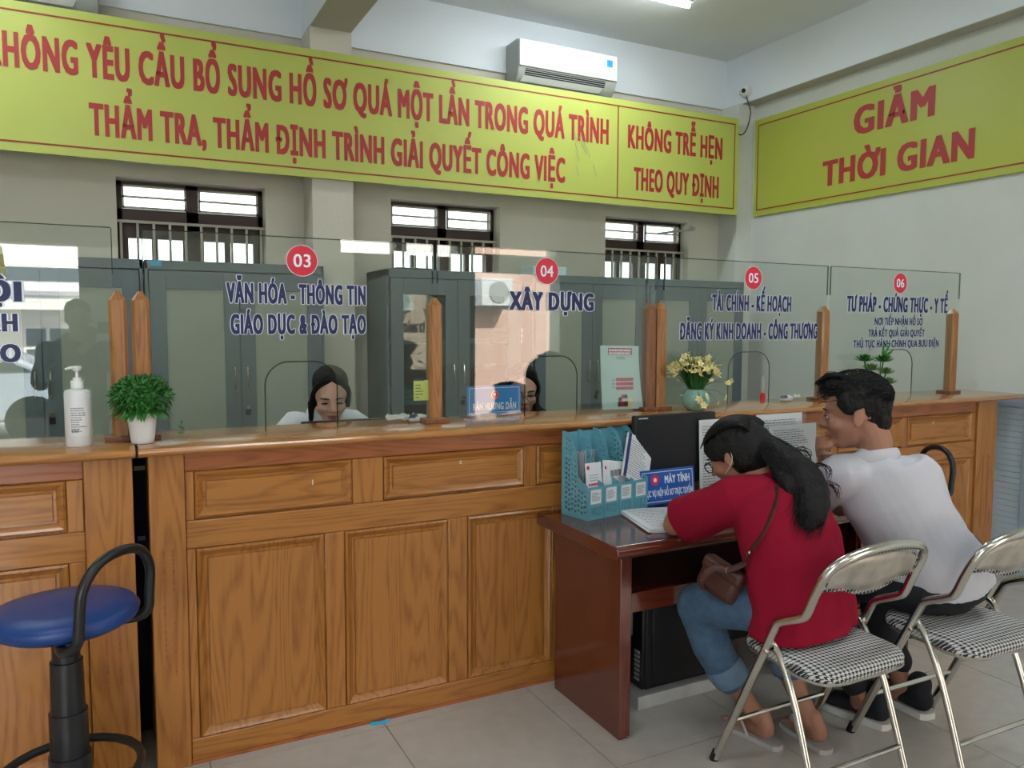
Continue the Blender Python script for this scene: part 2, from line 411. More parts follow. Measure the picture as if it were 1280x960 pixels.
struct('trim_5', B(1.149, 1.41, 1.0, YB-.02, 3.31, ZC), 'white paint')      # ceiling beam
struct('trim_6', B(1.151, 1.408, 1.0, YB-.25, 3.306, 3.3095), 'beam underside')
struct('trim_7', B(1.149, 1.41, 5.0, YB, 0, 3.305), 'cream wall')           # middle pilaster
struct('trim_8', B(4.68, XR, 5.03, YB, 0, 3.30), 'pale wall')              # corner pilaster
struct('baseboard_right', B(XR-.012, XR, 3.3, 5.0, 0, .1), 'floor tile')

# ---- windows in the back wall
for wi, (a, b) in enumerate(WIN+[(-1.9, -1.05)]):
    fr = MB(); y0, y1 = YB+.11, YB+.17; xm = (a+b)/2
    for q in ((a, a+.03, .95, 2.33), (b-.03, b, .95, 2.33), (xm-.035, xm+.035, .95, 2.33), (a, b, 2.305, 2.33), (a, b, 2.075, 2.165), (a, b, .95, 1.0), (a, b, 1.99, 2.08)):
        fr.box(q[0], q[1], y0, y1, q[2], q[3])
    for q in (a+.03, xm-.06, xm+.035, b-.06): fr.box(q, q+.03, y0+.01, y1-.01, 1.0, 2.0)
    for q in (a+.19, xm+.19): fr.box(q, q+.035, y0+.01, y1-.01, 1.0, 2.0)
    wf = struct('window_%d' % (wi+1), fr, 'window brown')
    for k, (p, q) in enumerate(((a+.03, xm-.035), (xm+.035, b-.03))):
        s = MB()
        for z in ((2.165, 2.178), (2.23, 2.242), (2.295, 2.307)): s.box(p, q, y0-.02, y0-.004, *z)
        for x in (p, q-.012): s.box(x, x+.012, y0-.02, y0-.004, 2.165, 2.307)
        struct('transom_bars', s, 'bar paint', wf, label='cream painted transom bars')
        struct('frosted_pane', B(p, q, y0+.03, y0+.036, 2.165, 2.305), 'frosted', wf, label='bright frosted transom pane')
        struct('frosted_pane', B(p+.03, q-.03, y0+.03, y0+.036, 1.0, 2.0), 'frosted', wf, label='bright frosted lower pane')
    for z in (2.075, 1.4): struct('rail', B(a, b, YB+.055, YB+.07, z, z+.016), 'bar paint', wf)
    for k in range(10):
        x = a+.02+k*(b-a-.04)/9; struct('bar', B(x-.007, x+.007, YB+.055, YB+.069, .95, 2.076), 'bar paint', wf)
# opened casement arm beside the third window
t = thing('window_stay', 'grey metal stay arm of the right window near the corner', 'window stay', (4.2, 5.2, 2.25))
obj('arm', MB().tube([(4.10, 5.33, 2.235), (4.36, 5.20, 2.275)], .009), 'plastic grey', t); obj('bracket', B(4.345, 4.375, 5.185, 5.25, 2.26, 2.29), 'plastic grey', t)

# ---- outside, seen only through the glass reflections and the openings
t = struct('ground', B(-30, 40, -40, 30, -.25, -.06), 'ground')
def fac():
    t = thing('building', 'pale two-storey building across the yard behind the viewer', 'building', (0, -13, -.1))
    obj('wall', B(-14, 26, -15, -13.0, -.1, 5.6), 'facade', t)
    obj('eave', B(-14, 26, -13.5, -12.3, 2.03, 2.12), 'eave', t); obj('beam', B(-14, 26, -12.5, -12.35, 1.75, 2.03), 'facade', t)
    for k in range(10):
        x = -13.6+k*3.9; obj('window', B(x, x+2.6, -13.02, -12.98, 2.35, 2.62), 'facade dark', t)
        x2 = x+.3; f = obj('door_window', B(x2, x2+1.7, -13.02, -12.98, .3, 1.45), 'facade', t)
        for q in range(4):
            for r in range(2): obj('pane', B(x2+.05+q*.42, x2+.4+q*.42, -12.985, -12.96, .6+r*.42, .95+r*.42), 'facade dark', f)
        c = obj('column', B(x+3.05, x+3.45, -12.6, -12.25, -.1, 1.75), 'facade pink', t); obj('capital', B(x+2.98, x+3.52, -12.65, -12.2, 1.62, 1.75), 'facade', c)
    obj('roof', B(-14.3, 26.3, -15.2, -12.6, 5.6, 5.8), 'eave', t)
fac()
t = thing('outdoor_pillar', 'pink rendered wall return outside the right hand entrance', 'pillar', (4.5, -3.9, -.1))
obj('shaft', B(4.25, 5.9, -3.95, -3.7, -.1, 3.2), 'facade pink', t); obj('capital', B(4.2, 5.95, -4.0, -3.65, 3.1, 3.2), 'facade', t)
t = thing('outdoor_condenser', 'white outdoor air conditioner box fixed on the pink wall', 'air conditioner', (4.3, -3.6, 1.7))
obj('housing', B(4.27, 4.72, -3.69, -3.45, 1.72, 2.08), 'plastic white', t, bevel=.01)
obj('fan_grille', MB().tube([(4.52, -3.445, 1.9), (4.52, -3.44, 1.9)], .14, 28), 'plastic grey', t); obj('bracket', B(4.3, 4.7, -3.69, -3.5, 1.68, 1.72), 'plastic grey', t)
t = thing('car', 'silver car parked in the yard behind the viewer', 'car', (-2.2, -6.4, -.06))
prof = [(-2.1, .25), (-2.1, .62), (-1.2, .82), (-.6, 1.2), (.8, 1.22), (1.5, .86), (2.1, .80), (2.12, .25)]
def carloft(pr, y0, y1): 
    m = MB(); n = len(pr); m.add([(x-2.2, y, z) for y in (y0, y1) for x, z in pr], [tuple(range(n)), tuple(range(2*n-1, n-1, -1))]+[(i, (i+1) % n, n+(i+1) % n, n+i) for i in range(n)]); return m
obj('body', carloft(prof, -7.2, -5.6), 'car paint', t, bevel=.04); obj('window', carloft([(-1.0, .86), (-.55, 1.15), (.75, 1.17), (1.3, .88)], -7.22, -5.58), 'car glass', t)
for x in (-3.5, -.9):
    for y in (-7.15, -5.7): obj('wheel', MB().tube([(x, y, .26), (x, y+.1, .26)], .31, 20), 'rubber', t)
t = thing('flags', 'small bunch of yellow, red and blue flags outside the left entrance', 'flags', (-1.2, -2.6, 0))
for k, (c, x) in enumerate((('flag yellow', -.98), ('flag red', -1.12), ('flag blue', -1.22))):
    obj('flag', MB().add([(x, -2.6-k*.02, 2.3), (x+.13, -2.62-k*.02, 2.15), (x+.16, -2.58-k*.02, 1.85), (x+.03, -2.6-k*.02, 1.78), (x-.02, -2.6-k*.02, 2.0)], [(0, 1, 2, 3, 4)]), c, t, label=c.split()[1]+' flag')
obj('pole', MB().tube([(-1.15, -2.62, -.06), (-1.15, -2.62, 2.35)], .015), 'plastic grey', t)

# ---- ceiling lights
def tubelight(x, y, label, along='x'):
    t = thing('ceiling_light', label, 'ceiling light', (x, y, ZC), 'ceiling tube lights')
    dx, dy = (.6, .03) if along == 'x' else (.03, .6)
    obj('batten', B(x-dx, x+dx, y-dy, y+dy, ZC-.035, ZC), 'plastic white', t)
    a = V((x-dx*.97, y, ZC-.055)) if along == 'x' else V((x, y-dy*.97, ZC-.055)); b = V((2*x-a.x, 2*y-a.y, a.z))
    obj('tube', MB().tube([a, b], .015, 10), 'lamp', t, smooth=60)
    l = area('tube_glow', (x, y, ZC-.08), (1.15, .05), 14, (0, 0, 0 if along == 'x' else PI/2), (.90, .96, 1)); l.parent = t; l.location = (0, 0, -.08)
tubelight(3.0, 4.36, 'white ceiling tube light nearest the air conditioner')
tubelight(-1.0, 4.2, 'added unseen ceiling tube light left of the ceiling beam')  # from here on: unseen tubes added to brighten the room
tubelight(3.2, 1.2, 'added unseen ceiling tube light above the waiting customers')
tubelight(-.8, 1.0, 'added unseen ceiling tube light above the left stool')
tubelight(1.3, -.6, 'added unseen ceiling tube light near the entrance')

# ================================================================== BANNERS
def board(name, label, M, wd, ht, boardmat, texts, dividers=(), cat='banner', sgn=None):
    o = M@V((0, 0, 0)); t = thing(name, label, cat, tuple(o))
    obj('board', plate([[(0, 0), (wd, 0), (wd, ht), (0, ht)]], .03).xf(M@Matrix.Translation((0, 0, -.015))), boardmat, t)
    obj('border_line', outline_rect(.035, wd-.035, .045, ht-.045, .010, .0012).xf(M), 'line red', t)
    for d in dividers: obj('divider_line', rect(d-.005, d+.005, .045, ht-.045, .0012).xf(M), 'line red', t)
    for body, x, z, w_, cap, bold in texts:
        obj('lettering', text(body, w_, cap, bold, .002).xf(M@Matrix.Translation((x, z, 0))), 'banner red', t)
    return t
x0 = -2.2; zb = 2.378
board('hanging_banner', 'long yellow-green banner with red slogans across the counter hall', XZ((x0, 4.965, zb)), 4.62-x0, .778, 'banner yellow', [
    ('KHÔNG YÊU CẦU BỔ SUNG HỒ SƠ QUÁ MỘT LẦN TRONG QUÁ TRÌNH', -.54-x0, 2.811-zb, 3.885, .183, .042),
    ('THẨM TRA, THẨM ĐỊNH TRÌNH GIẢI QUYẾT CÔNG VIỆC', -.073-x0, 2.500-zb, 3.043, .175, .042),
    ('KHÔNG TRỄ HẸN', 3.52-x0, 2.808-zb, .93, .172, .042),
    ('THEO QUY ĐỊNH', 3.58-x0, 2.498-zb, .84, .172, .042)], [3.43-x0])
Ms = frame((4.828, 4.995, 2.382), (0, -1, 0), (0, 0, 1))
board('wall_banner', 'square-ended yellow-green slogan board on the right wall', Ms, 2.75, .79, 'sign yellow', [
    ('GIẢM', 4.995-4.014, 2.842-2.382, .63, .195, .043), ('THỜI GIAN', 4.995-4.28, 2.517-2.382, 1.175, .187, .043)])

# ================================================================== AIR CONDITIONERS
def aircon(xa, xb, label):
    z0, z1, yf = 3.185, 3.495, 5.03; yb = YB-.02
    t = thing('air_conditioner', label, 'air conditioner', ((xa+xb)/2, yb, z0), 'wall air conditioners')
    pr = [(yb, z0), (yb, z1), (yf+.03, z1), (yf, z1-.02), (yf, z0+.115), (yf+.03, z0+.05), (yf+.09, z0)]; n = len(pr)
    m = MB(); m.add([(x, y, z) for x in (xa, xb) for y, z in pr], [tuple(range(n)), tuple(range(2*n-1, n-1, -1))]+[(i, (i+1) % n, n+(i+1) % n, n+i) for i in range(n)])
    obj('housing', m, 'plastic grey', t, bevel=.008)
    obj('front_panel', B(xa+.004, xb-.004, yf-.012, yf, z0+.115, z1-.01), 'plastic white', t, bevel=.005)
    obj('air_outlet', MB().add([(xa+.06, yf+.004, z0+.106), (xb-.1, yf+.004, z0+.106), (xb-.1, yf+.022, z0+.062), (xa+.06, yf+.022, z0+.062)], [(0, 1, 2, 3)]), 'matte black', t)
    m = MB()
    for k in range(3): m.box(xa+.06, xb-.1, yf+.002+k*.006, yf+.004+k*.006, z0+.095-k*.013, z0+.098-k*.013)
    obj('louvre', m, 'plastic grey', t)
    obj('flap', MB().add([(xa+.05, yf+.018, z0+.06), (xb-.11, yf+.018, z0+.06), (xb-.13, yf+.05, z0+.025), (xa+.04, yf+.05, z0+.025), (xa+.05, yf+.024, z0+.06), (xb-.11, yf+.024, z0+.06), (xb-.13, yf+.056, z0+.025), (xa+.04, yf+.056, z0+.025)],
        [(0, 1, 2, 3), (7, 6, 5, 4), (0, 4, 5, 1), (1, 5, 6, 2), (2, 6, 7, 3), (3, 7, 4, 0)]), 'plastic white', t)
    obj('energy_label', rect(xb-.10, xb-.05, z1-.10, z1-.035).xf(frame((0, yf-.0125, 0), (1, 0, 0), (0, 0, 1))), 'label blue', t, label='small blue energy label')
    obj('label_header', rect(xb-.10, xb-.05, z1-.05, z1-.035).xf(frame((0, yf-.0135, 0), (1, 0, 0), (0, 0, 1))), 'paper', t)
aircon(2.62, 3.46, 'white split air conditioner on the upper wall left of the corner camera')
aircon(-.86, -.005, 'white split air conditioner cut off at the top left corner')

t = thing('security_camera', 'small white dome security camera high in the right corner', 'camera', (4.72, 4.98, 3.40))
obj('dome', MB().ell((4.675, 4.97, 3.385), .045, .045, .045), 'plastic white', t, smooth=60)
obj('mount', MB().tube([(4.72, 4.98, 3.39), (4.69, 4.975, 3.388)], .05, 20), 'plastic white', t)
obj('lens', MB().ell((4.643, 4.945, 3.378), .018, .018, .018), 'plastic black', t, smooth=60)
tag(obj('camera_cable', MB().tube([(4.69, 4.96, 3.34), (4.70, 4.95, 3.29), (4.71, 4.93, 3.2), (4.70, 4.96, 3.08), (4.68, 5.0, 3.04), (4.66, 5.03, 3.07)], .005, 6, 5), 'plastic black'), 'black cable looping down from the dome security camera', 'cable')

# ================================================================== STEEL CABINETS
def cabinet(x0, w_, label, glazed=False):
    y0, y1, zt = 4.8, 5.235, 1.82; x1 = x0+w_
    t = thing('filing_cabinet', label, 'cabinet', ((x0+x1)/2, y0, 0), 'grey steel filing cabinets along the back wall')
    m = MB(); m.box(x0, x1, y1-.01, y1, 0, zt); m.box(x0, x0+.02, y0, y1, 0, zt); m.box(x1-.02, x1, y0, y1, 0, zt); m.box(x0, x1, y0, y1, zt-.055, zt); m.box(x0, x1, y0, y1, 0, .08)
    obj('body', m, 'cabinet steel', t, bevel=.004)
    if glazed:
        for z in (.5, .92, 1.32): obj('shelf', B(x0+.02, x1-.02, y0+.04, y1-.01, z, z+.02), 'cabinet steel', t)
    xm = (x0+x1)/2
    for k, (a, b) in enumerate(((x0+.022, xm-.0015), (xm+.0015, x1-.022))):
        fw = .085; d = MB(); zz = (.085, zt-.06)
        d.box(a, a+fw, y0-.018, y0, *zz); d.box(b-fw, b, y0-.018, y0, *zz); d.box(a+fw, b-fw, y0-.018, y0, zz[0], zz[0]+.1); d.box(a+fw, b-fw, y0-.018, y0, zz[1]-.10, zz[1])
        dr = obj('door', d, 'cabinet steel', t, bevel=.002)
        obj('glass_pane', B(a+fw, b-fw, y0-.009, y0-.005, zz[0]+.1, zz[1]-.1), 'cabinet glass' if glazed else 'cabinet pane', dr, label='clear glass door pane' if glazed else 'paper backed door pane')
        hx = xm+(-.035 if k == 0 else .035)
        obj('handle', MB().tube([(hx, y0-.018, 1.22), (hx, y0-.04, 1.20), (hx, y0-.04, 1.09), (hx, y0-.018, 1.07)], .006, 8, 3), 'chrome', dr)
    obj('lock', MB().tube([(xm+.035, y0-.018, .98), (xm+.035, y0-.04, .98)], .012, 14), 'chrome', t)
    obj('lock_plate', B(xm+.02, xm+.05, y0-.02, y0-.018, .93, .965), 'plastic black', t)
cabinet(-.82, .985, 'leftmost grey steel cabinet behind the hand sanitizer')
cabinet(.172, .993, 'grey steel cabinet behind the green potted plant and station 03')
cabinet(1.562, .968, 'grey steel cabinet with clear glass doors and papers inside', True)
cabinet(2.612, .984, 'grey steel cabinet behind station 04 lettering and poster')
cabinet(3.600, .965, 'rightmost grey steel cabinet behind station 05')
rnd = random.Random(3); stackn = {}
for zi, z in enumerate((.52, .94, 1.34)):
    x = 1.62
    while x < 2.42:
        hh = rnd.choice((.03, .05, .07, .11)); ww = .2+.06*rnd.random()
        if 2.0 < x+ww and x < 2.08: x = 2.09; continue
        m = MB()
        for q in range(3): m.box(x+rnd.random()*.01, x+ww-rnd.random()*.01, 4.86, 5.15, z+q*hh/3, z+(q+.85)*hh/3)
        c = rnd.choice(('blue grey', 'white', 'dark', 'white'))
        cc = {'blue grey': 'paper mint', 'white': 'paper', 'dark': 'matte black'}[c]
        o = obj('paper_stack', m, cc)
        side = ('left' if x < 1.95 else 'right'); lv = ('lower', 'middle', 'upper')[zi]
        cnt = stackn.get((lv, side), 0); stackn[(lv, side)] = cnt+1
        tag(o, '%s paper stack, %s %s shelf of glazed cabinet, %s' % (c, lv, side, ('outermost', 'second one in', 'third one in')[cnt]), 'papers', 'document stacks in the glazed cabinet')
        x += ww+.02
o = obj('cabinet_top_tray', B(1.66, 1.92, 4.9, 5.1, 1.821, 1.84), 'plastic black', bevel=.006); tag(o, 'flat black tray lying on top of the glazed cabinet', 'tray')
o = obj('cabinet_top_folder', B(2.70, 2.98, 4.95, 5.15, 1.821, 1.89), 'paper mint', bevel=.004); tag(o, 'pale blue box file on top of the cabinet behind station 04', 'box file')

# ================================================================== COUNTERS
ZT = 1.075
def counter(name, label, xa, xb, uppers, lowers, pils, topx):
    t = thing(name, label, 'counter', ((xa+xb)/2, 2.706, 0)); yf = 2.706; yb = yf+.03
    obj('carcass', B(xa+.002, xb-.002, yb-.012, yb+.012, .02, 1.045), 'oak upright', t)
    for x in (xa, xb-.025): obj('side_panel', B(x, x+.025, yb+.012, 3.0, 0, 1.045), 'oak upright', t)
    ins = [p for p in pils]
    for a, b in pils:
        p = obj('pilaster', B(a, b, yf-.012, yb, 0, 1.045), 'oak upright', t, bevel=.003)
        for q in (.35, .62): 
            xx = a+(b-a)*q; obj('flute', B(xx-.003, xx+.003, yf-.0135, yf-.0115, .32, .74), 'oak red', p)
    lo = max([b for a, b in pils if b < (xa+xb)/2] or [xa]); hi = min([a for a, b in pils if a > (xa+xb)/2] or [xb])
    obj('frieze', B(lo, hi, yf+.004, yb, .985, 1.045), 'oak red', t, bevel=.003)
    obj('rail', B(lo, hi, yf, yb, .728, .822), 'oak across', t, bevel=.004)
    obj('bottom_rail', B(lo, hi, yf, yb, 0, .085), 'oak across', t, bevel=.004)
    obj('plinth_edge', B(lo, hi, yf-.006, yf+.01, 0, .012), 'oak red', t)
    def stiles(ps, z0, z1):
        e = lo
        for a, b in ps+[(hi, hi)]:
            if a-e > .012: obj('stile', B(e, a-.002, yf+.001, yb, z0, z1), 'oak upright', t, bevel=.004)
            e = b+.002
    def panel(a, b, z0, z1, mt):
        # raised field with sloping moulded edge
        def rg(d, y): return [(a+d, y, z0+d), (b-d, y, z0+d), (b-d, y, z1-d), (a+d, y, z1-d)]
        m = MB(); rs = [rg(0, yf+.002), rg(.007, yf-.004), rg(.014, yf+.001), rg(.026, yf+.012), rg(.034, yf+.013), rg(.036, yf+.005)]
        m.add([p for r in rs for p in r], [(i*4+j, i*4+(j+1) % 4, (i+1)*4+(j+1) % 4, (i+1)*4+j) for i in range(5) for j in range(4)]+[(20, 21, 22, 23)])
        obj('panel', m, mt, t)
    stiles(uppers, .822, .985); stiles(lowers, .085, .728)
    for a, b in uppers: panel(a, b, .829, .983, 'oak across')
    for a, b in lowers: panel(a, b, .085, .726, 'oak upright')
    # moulded top
    ta, tb = topx; yn = 2.655; pr = [(yn+.012, ZT-.028), (yn+.002, ZT-.02), (yn, ZT-.012), (yn+.004, ZT-.003), (yn+.012, ZT), (3.08, ZT), (3.08, ZT-.028)]; n = len(pr)
    m = MB().add([(x, y, z) for x in (ta, tb) for y, z in pr], [tuple(range(n)), tuple(range(2*n-1, n-1, -1))]+[(i, (i+1) % n, n+(i+1) % n, n+i) for i in range(n)])
    obj('worktop', m, 'oak top', t, bevel=.002)
    return t
U = [(.226, .747), (.866, 1.441), (1.50, 2.03), (2.08, 2.60), (2.65, 3.17), (3.22, 3.70), (3.75, 4.29)]
Lw = [(.226, .645), (.72, 1.115), (1.20, 1.57), (1.66, 2.04), (2.11, 2.49), (2.56, 2.94), (3.01, 3.39), (3.46, 3.84), (3.91, 4.29)]
counter('long_counter', 'long golden oak service counter right of the gap, with raised panels', .09, 4.51, U, Lw, [(.09, .195), (4.335, 4.51)], (.062, 4.735))
counter('short_counter', 'golden oak service counter left of the gap, behind the blue stool', -2.6, .045, [(-2.4, -1.9), (-1.82, -1.3), (-1.23, -.72), (-.65, -.14)], [(-2.4, -1.9), (-1.82, -1.3), (-1.23, -.72), (-.65, -.14)], [(-.09, .045)], (-2.6, .055))
# loop of dark machine seen in the gap
t = thing('computer_tower', 'black computer tower standing in the gap between the counters', 'computer', (.045, 3.05, .60))
obj('case', B(-.05, .14, 3.012, 3.09, .60, .99), 'matte black', t, bevel=.004); obj('button', B(.06, .085, 3.004, 3.013, .70, .715), 'plastic grey', t); obj('drive_slot', B(.055, .095, 3.004, 3.013, .95, .965), 'plastic white', t)
tag(obj('cable_box', B(-.05, .14, 3.012, 3.075, .992, 1.045), 'alu frame'), 'grey box above the black computer tower in the counter gap', 'box')
o = obj('gap_darkener', B(-.05, .14, 3.012, 3.20, 0, .598), 'matte black', bevel=.004); tag(o, 'added black box darkening the counter gap under the computer tower', 'case')  # invented box, put in to keep the lower gap dark
tag(obj('blue_clip', MB().tube([(.80, 2.69, .004), (.84, 2.68, .006), (.87, 2.69, .004)], .006, 6, 4), 'label blue'), 'small blue plastic scrap on the floor under the oak counter', 'scrap')

for i, (ch, x, z) in enumerate((('1', .607, .905), ('c', 1.165, .935), ('4', 3.955, .935))):
    pr_ = bpy.data.objects['long_counter']; obj('chalk_mark', text(ch, .003 if ch == '1' else .010, .018, .004, 0).xf(XZ((x, 2.7095, z))), 'paper', pr_, label='small chalk mark '+ch)
obj('cabinet_sticker', rect(0, .06, 0, .03).xf(XZ((.20, 4.795, 1.785))), 'label blue', bpy.data.objects['filing_cabinet.001'], label='small blue sticker')
# dark scratches on the banner
sc = MB(); rq = random.Random(12)
for k in range(9):
    x = 3.05+rq.random()*.2; z = 2.55+rq.random()*.26; sc.mb(rect(0, .0035, 0, .05+.05*rq.random()), XZ((x, 4.9485, z))@Matrix.Rotation(.35, 4, 'Z'))
obj('scratches', sc, 'print grey', bpy.data.objects['hanging_banner'])
# ================================================================== GLASS SCREENS, POSTS
YG = 2.88
def arch(xa, xb, zt, n=18):
    r = (xb-xa)/2; ry = min(r*.85, .09); cx = (xa+xb)/2; rr = min(.085, r)
    pts = [(xa, ZT+.004)]
    for k in range(n//2+1):
        a = PI-PI/2*k/(n//2); pts.append((xa+rr+rr*math.cos(a), zt-rr+rr*math.sin(a)))
    for k in range(n//2+1):
        a = PI/2-PI/2*k/(n//2); pts.append((xb-rr+rr*math.cos(a), zt-rr+rr*math.sin(a)))
    pts.append((xb, ZT+.004)); return pts
def screen(label, xa, xb, hole, texts, num=None):
    t = thing('glass_screen', label, 'glass screen', ((xa+xb)/2, YG, ZT), 'counter glass screens')
    zt = 1.773; out = [(xa, ZT+.001)]
    if hole: out += [(p[0], ZT+.001) if i in (0, len(hole)-1) else p for i, p in enumerate(hole)]
    out += [(xb, ZT+.001), (xb, zt), (xa, zt)]
    M = XZ((0, YG, 0))
    obj('pane', plate([out], .008).xf(M), 'clear glass', t)
    obj('pane_edge', B(xa, xb, YG-.0035, YG+.0035, zt, zt+.003).box(xa-.003, xa, YG-.0035, YG+.0035, ZT+.55, zt).box(xb, xb+.003, YG-.0035, YG+.0035, ZT+.55, zt), 'edge glass', t, label='dark green polished glass edge')
    if hole: obj('opening_edge', MB().tube([(p[0], YG, p[1]) for p in hole], .0024, 6), 'edge glass', t, label='dark arched edge of the speaking opening')
    for body, x, z, w_, cap, bold in texts:
        M2 = XZ((x, YG-.0046, z))
        a = obj('lettering', text(body, w_, cap, bold, .0024).xf(M2), 'navy ink', t)
        b = obj('lettering_outline', text(body, w_, cap, bold, .0002, outline=.065 if cap > .05 else .045).xf(M2), 'white ink', a)
    if num:
        s, cx, cz = num; d = obj('number_disc', disc(cx, cz, .055, .0003).xf(XZ((0, YG-.0046, 0))), 'disc red', t, label='red disc with number '+s)
        obj('disc_ring', MB().tube([(cx+.0555*math.cos(k*PI/16), YG-.0048, cz+.0555*math.sin(k*PI/16)) for k in range(32)], .0012, 5, closed=True), 'white ink', d)
        obj('number', text(s, .062, .046, .012, .0012).xf(XZ((cx-.031, YG-.0046, cz-.023))), 'white ink', d)
    return t
screen('leftmost glass screen, lettering ending in KH, behind the sanitizer bottle', -1.05, .007, None, [
    ('ỘI', -.345, 1.530, .10, .062, .052), ('KH', -.345, 1.437, .086, .056, .052), ('ÁO', -.36, 1.342, .106, .056, .052)])
screen('glass screen with the red 03 disc, right of the potted plant', .101, 1.123, arch(.483, .743, 1.328), [
    ('VĂN HÓA - THÔNG TIN', .359, 1.536, .495, .072, .052), ('GIÁO DỤC & ĐÀO TẠO', .370, 1.428, .484, .070, .052)], ('03', .620, 1.692))
screen('glass screen with the red 04 disc and the taped mint poster', 1.146, 2.206, arch(1.536, 1.792, 1.332), [('XÂY DỰNG', 1.459, 1.526, .411, .076, .052)], ('04', 1.636, 1.690))
screen('glass screen with the red 05 disc, behind the yellow flowers', 2.256, 3.309, arch(2.651, 2.919, 1.337), [
    ('TÀI CHÍNH - KẾ HOẠCH', 2.534, 1.535, .515, .078, .052), ('ĐĂNG KÝ KINH DOANH - CÔNG THƯƠNG', 2.345, 1.398, .895, .080, .052)], ('05', 2.793, 1.697))
screen('glass screen with the red 06 disc, nearest the right wall', 3.333, 4.394, arch(3.74, 4.004, 1.337), [
    ('TƯ PHÁP - CHỨNG THỰC - Y TẾ', 3.452, 1.542, .833, .083, .052), ('NƠI TIẾP NHẬN HỒ SƠ', 3.672, 1.472, .398, .039, .035),
    ('TRẢ KẾT QUẢ GIẢI QUYẾT', 3.626, 1.409, .464, .038, .035), ('THỦ TỤC HÀNH CHÍNH QUA BƯU ĐIỆN', 3.511, 1.350, .708, .040, .035)], ('06', 3.871, 1.702))
PO = [(.020, 'oak post left of the potted plant, nearest the sanitizer bottle'), (.088, 'oak post standing behind the green potted plant'), (1.135, 'single oak post beside the yellow sticky note'),
      (2.183, 'dark oak post, left one of the pair beside the yellow flowers'), (2.243, 'oak post, right one of the pair beside the yellow flowers'), (3.30, 'single oak post left of the seated man\'s head'), (4.362, 'last oak post near the right end of the counter')]
for i, (x, lb) in enumerate(PO):
    t = thing('screen_post', lb, 'post', (x, 2.892, ZT), 'oak posts holding the glass screens')
    w2, c = .027, .009; zt = 1.54; y = 2.892; prof = [(-w2, -w2+c), (-w2+c, -w2), (w2-c, -w2), (w2, -w2+c), (w2, w2-c), (w2-c, w2), (-w2+c, w2), (-w2, w2-c)]
    rings = [[(x+a, y+b, z) for a, b in prof] for z in (ZT+.018, zt)]+[[(x+a*.25, y+b*.25, zt+.03) for a, b in prof]]
    obj('shaft', MB().ring(rings), 'oak post dark' if i == 3 else 'oak post', t)
    obj('foot', B(x-.05 if i != 4 else x-.03, x+.05 if i != 3 else x+.03, y-.04, y+.05, ZT, ZT+.018), 'oak post dark', t, bevel=.003)

# ================================================================== THINGS ON THE COUNTER
def bottle():
    x, y = -.102, 2.83; t = thing('sanitizer_bottle', 'white pump bottle of hand sanitizer on the left counter', 'bottle', (x, y, ZT))
    obj('bottle_body', MB().lathe([(.036, ZT), (.0385, ZT+.006), (.0385, ZT+.165), (.036, ZT+.176), (.016, ZT+.182), (.016, ZT+.19)], (x, y, 0), 28), 'bottle white', t, smooth=40)
    obj('pump_collar', MB().lathe([(.0185, ZT+.183), (.0185, ZT+.207), (.012, ZT+.209), (.012, ZT+.216), (.0045, ZT+.217), (.0045, ZT+.242)], (x, y, 0), 20), 'plastic white', t, smooth=40)
    obj('pump_head', MB().lathe([(.006, ZT+.236), (.012, ZT+.24), (.014, ZT+.25), (.011, ZT+.253)], (x, y, 0), 16).tube([(x, y, ZT+.248), (x-.02, y-.004, ZT+.248), (x-.032, y-.005, ZT+.244)], [.006, .004, .003], 8), 'plastic white', t, smooth=50)
    m = MB(); lb = MB(); r = .0389
    def wrap(flat, r_):
        for p in flat.v:
            a = -PI/2+.1+(p.x-.028)/r_; h = p.y; p.x, p.y, p.z = x+r_*math.cos(a), y+r_*math.sin(a), ZT+h
        return flat
    g = MB()
    for k in range(10): g.mb(rect(k*.0056, (k+1)*.0056, .035, .128))
    L1 = obj('label', wrap(g, .0389), 'paper', t)
    a = lines(11, .05, .08, .55, 5, .5, .003); a.xf(Matrix.Translation((0, .045, 0)))
    obj('small_print', wrap(a, .0391), 'print grey', L1)
    b = MB()
    for k in range(9): b.mb(rect(.006+k*.0022, .0072+k*.0022, .045, .055))
    obj('barcode', wrap(b, .0393), 'ink', L1)
bottle()
def leafpatch(m, c, d, ln, wd, up=V((0, 0, 1)), bend=.3):
    d = d.normalized(); s = d.cross(up)
    if s.length < .05: s = V((1, 0, 0))
    s.normalize(); n = s.cross(d)
    p = [c, c+d*ln*.35+s*wd-n*0, c+d*ln*.75+s*wd*.6-up*ln*bend*.4, c+d*ln-up*ln*bend, c+d*ln*.75-s*wd*.6-up*ln*bend*.4, c+d*ln*.35-s*wd, c+d*ln*.5+n*wd*.3-up*ln*bend*.15]
    m.add(p, [(0, 1, 6), (1, 2, 6), (2, 3, 6), (3, 4, 6), (4, 5, 6), (5, 0, 6)])
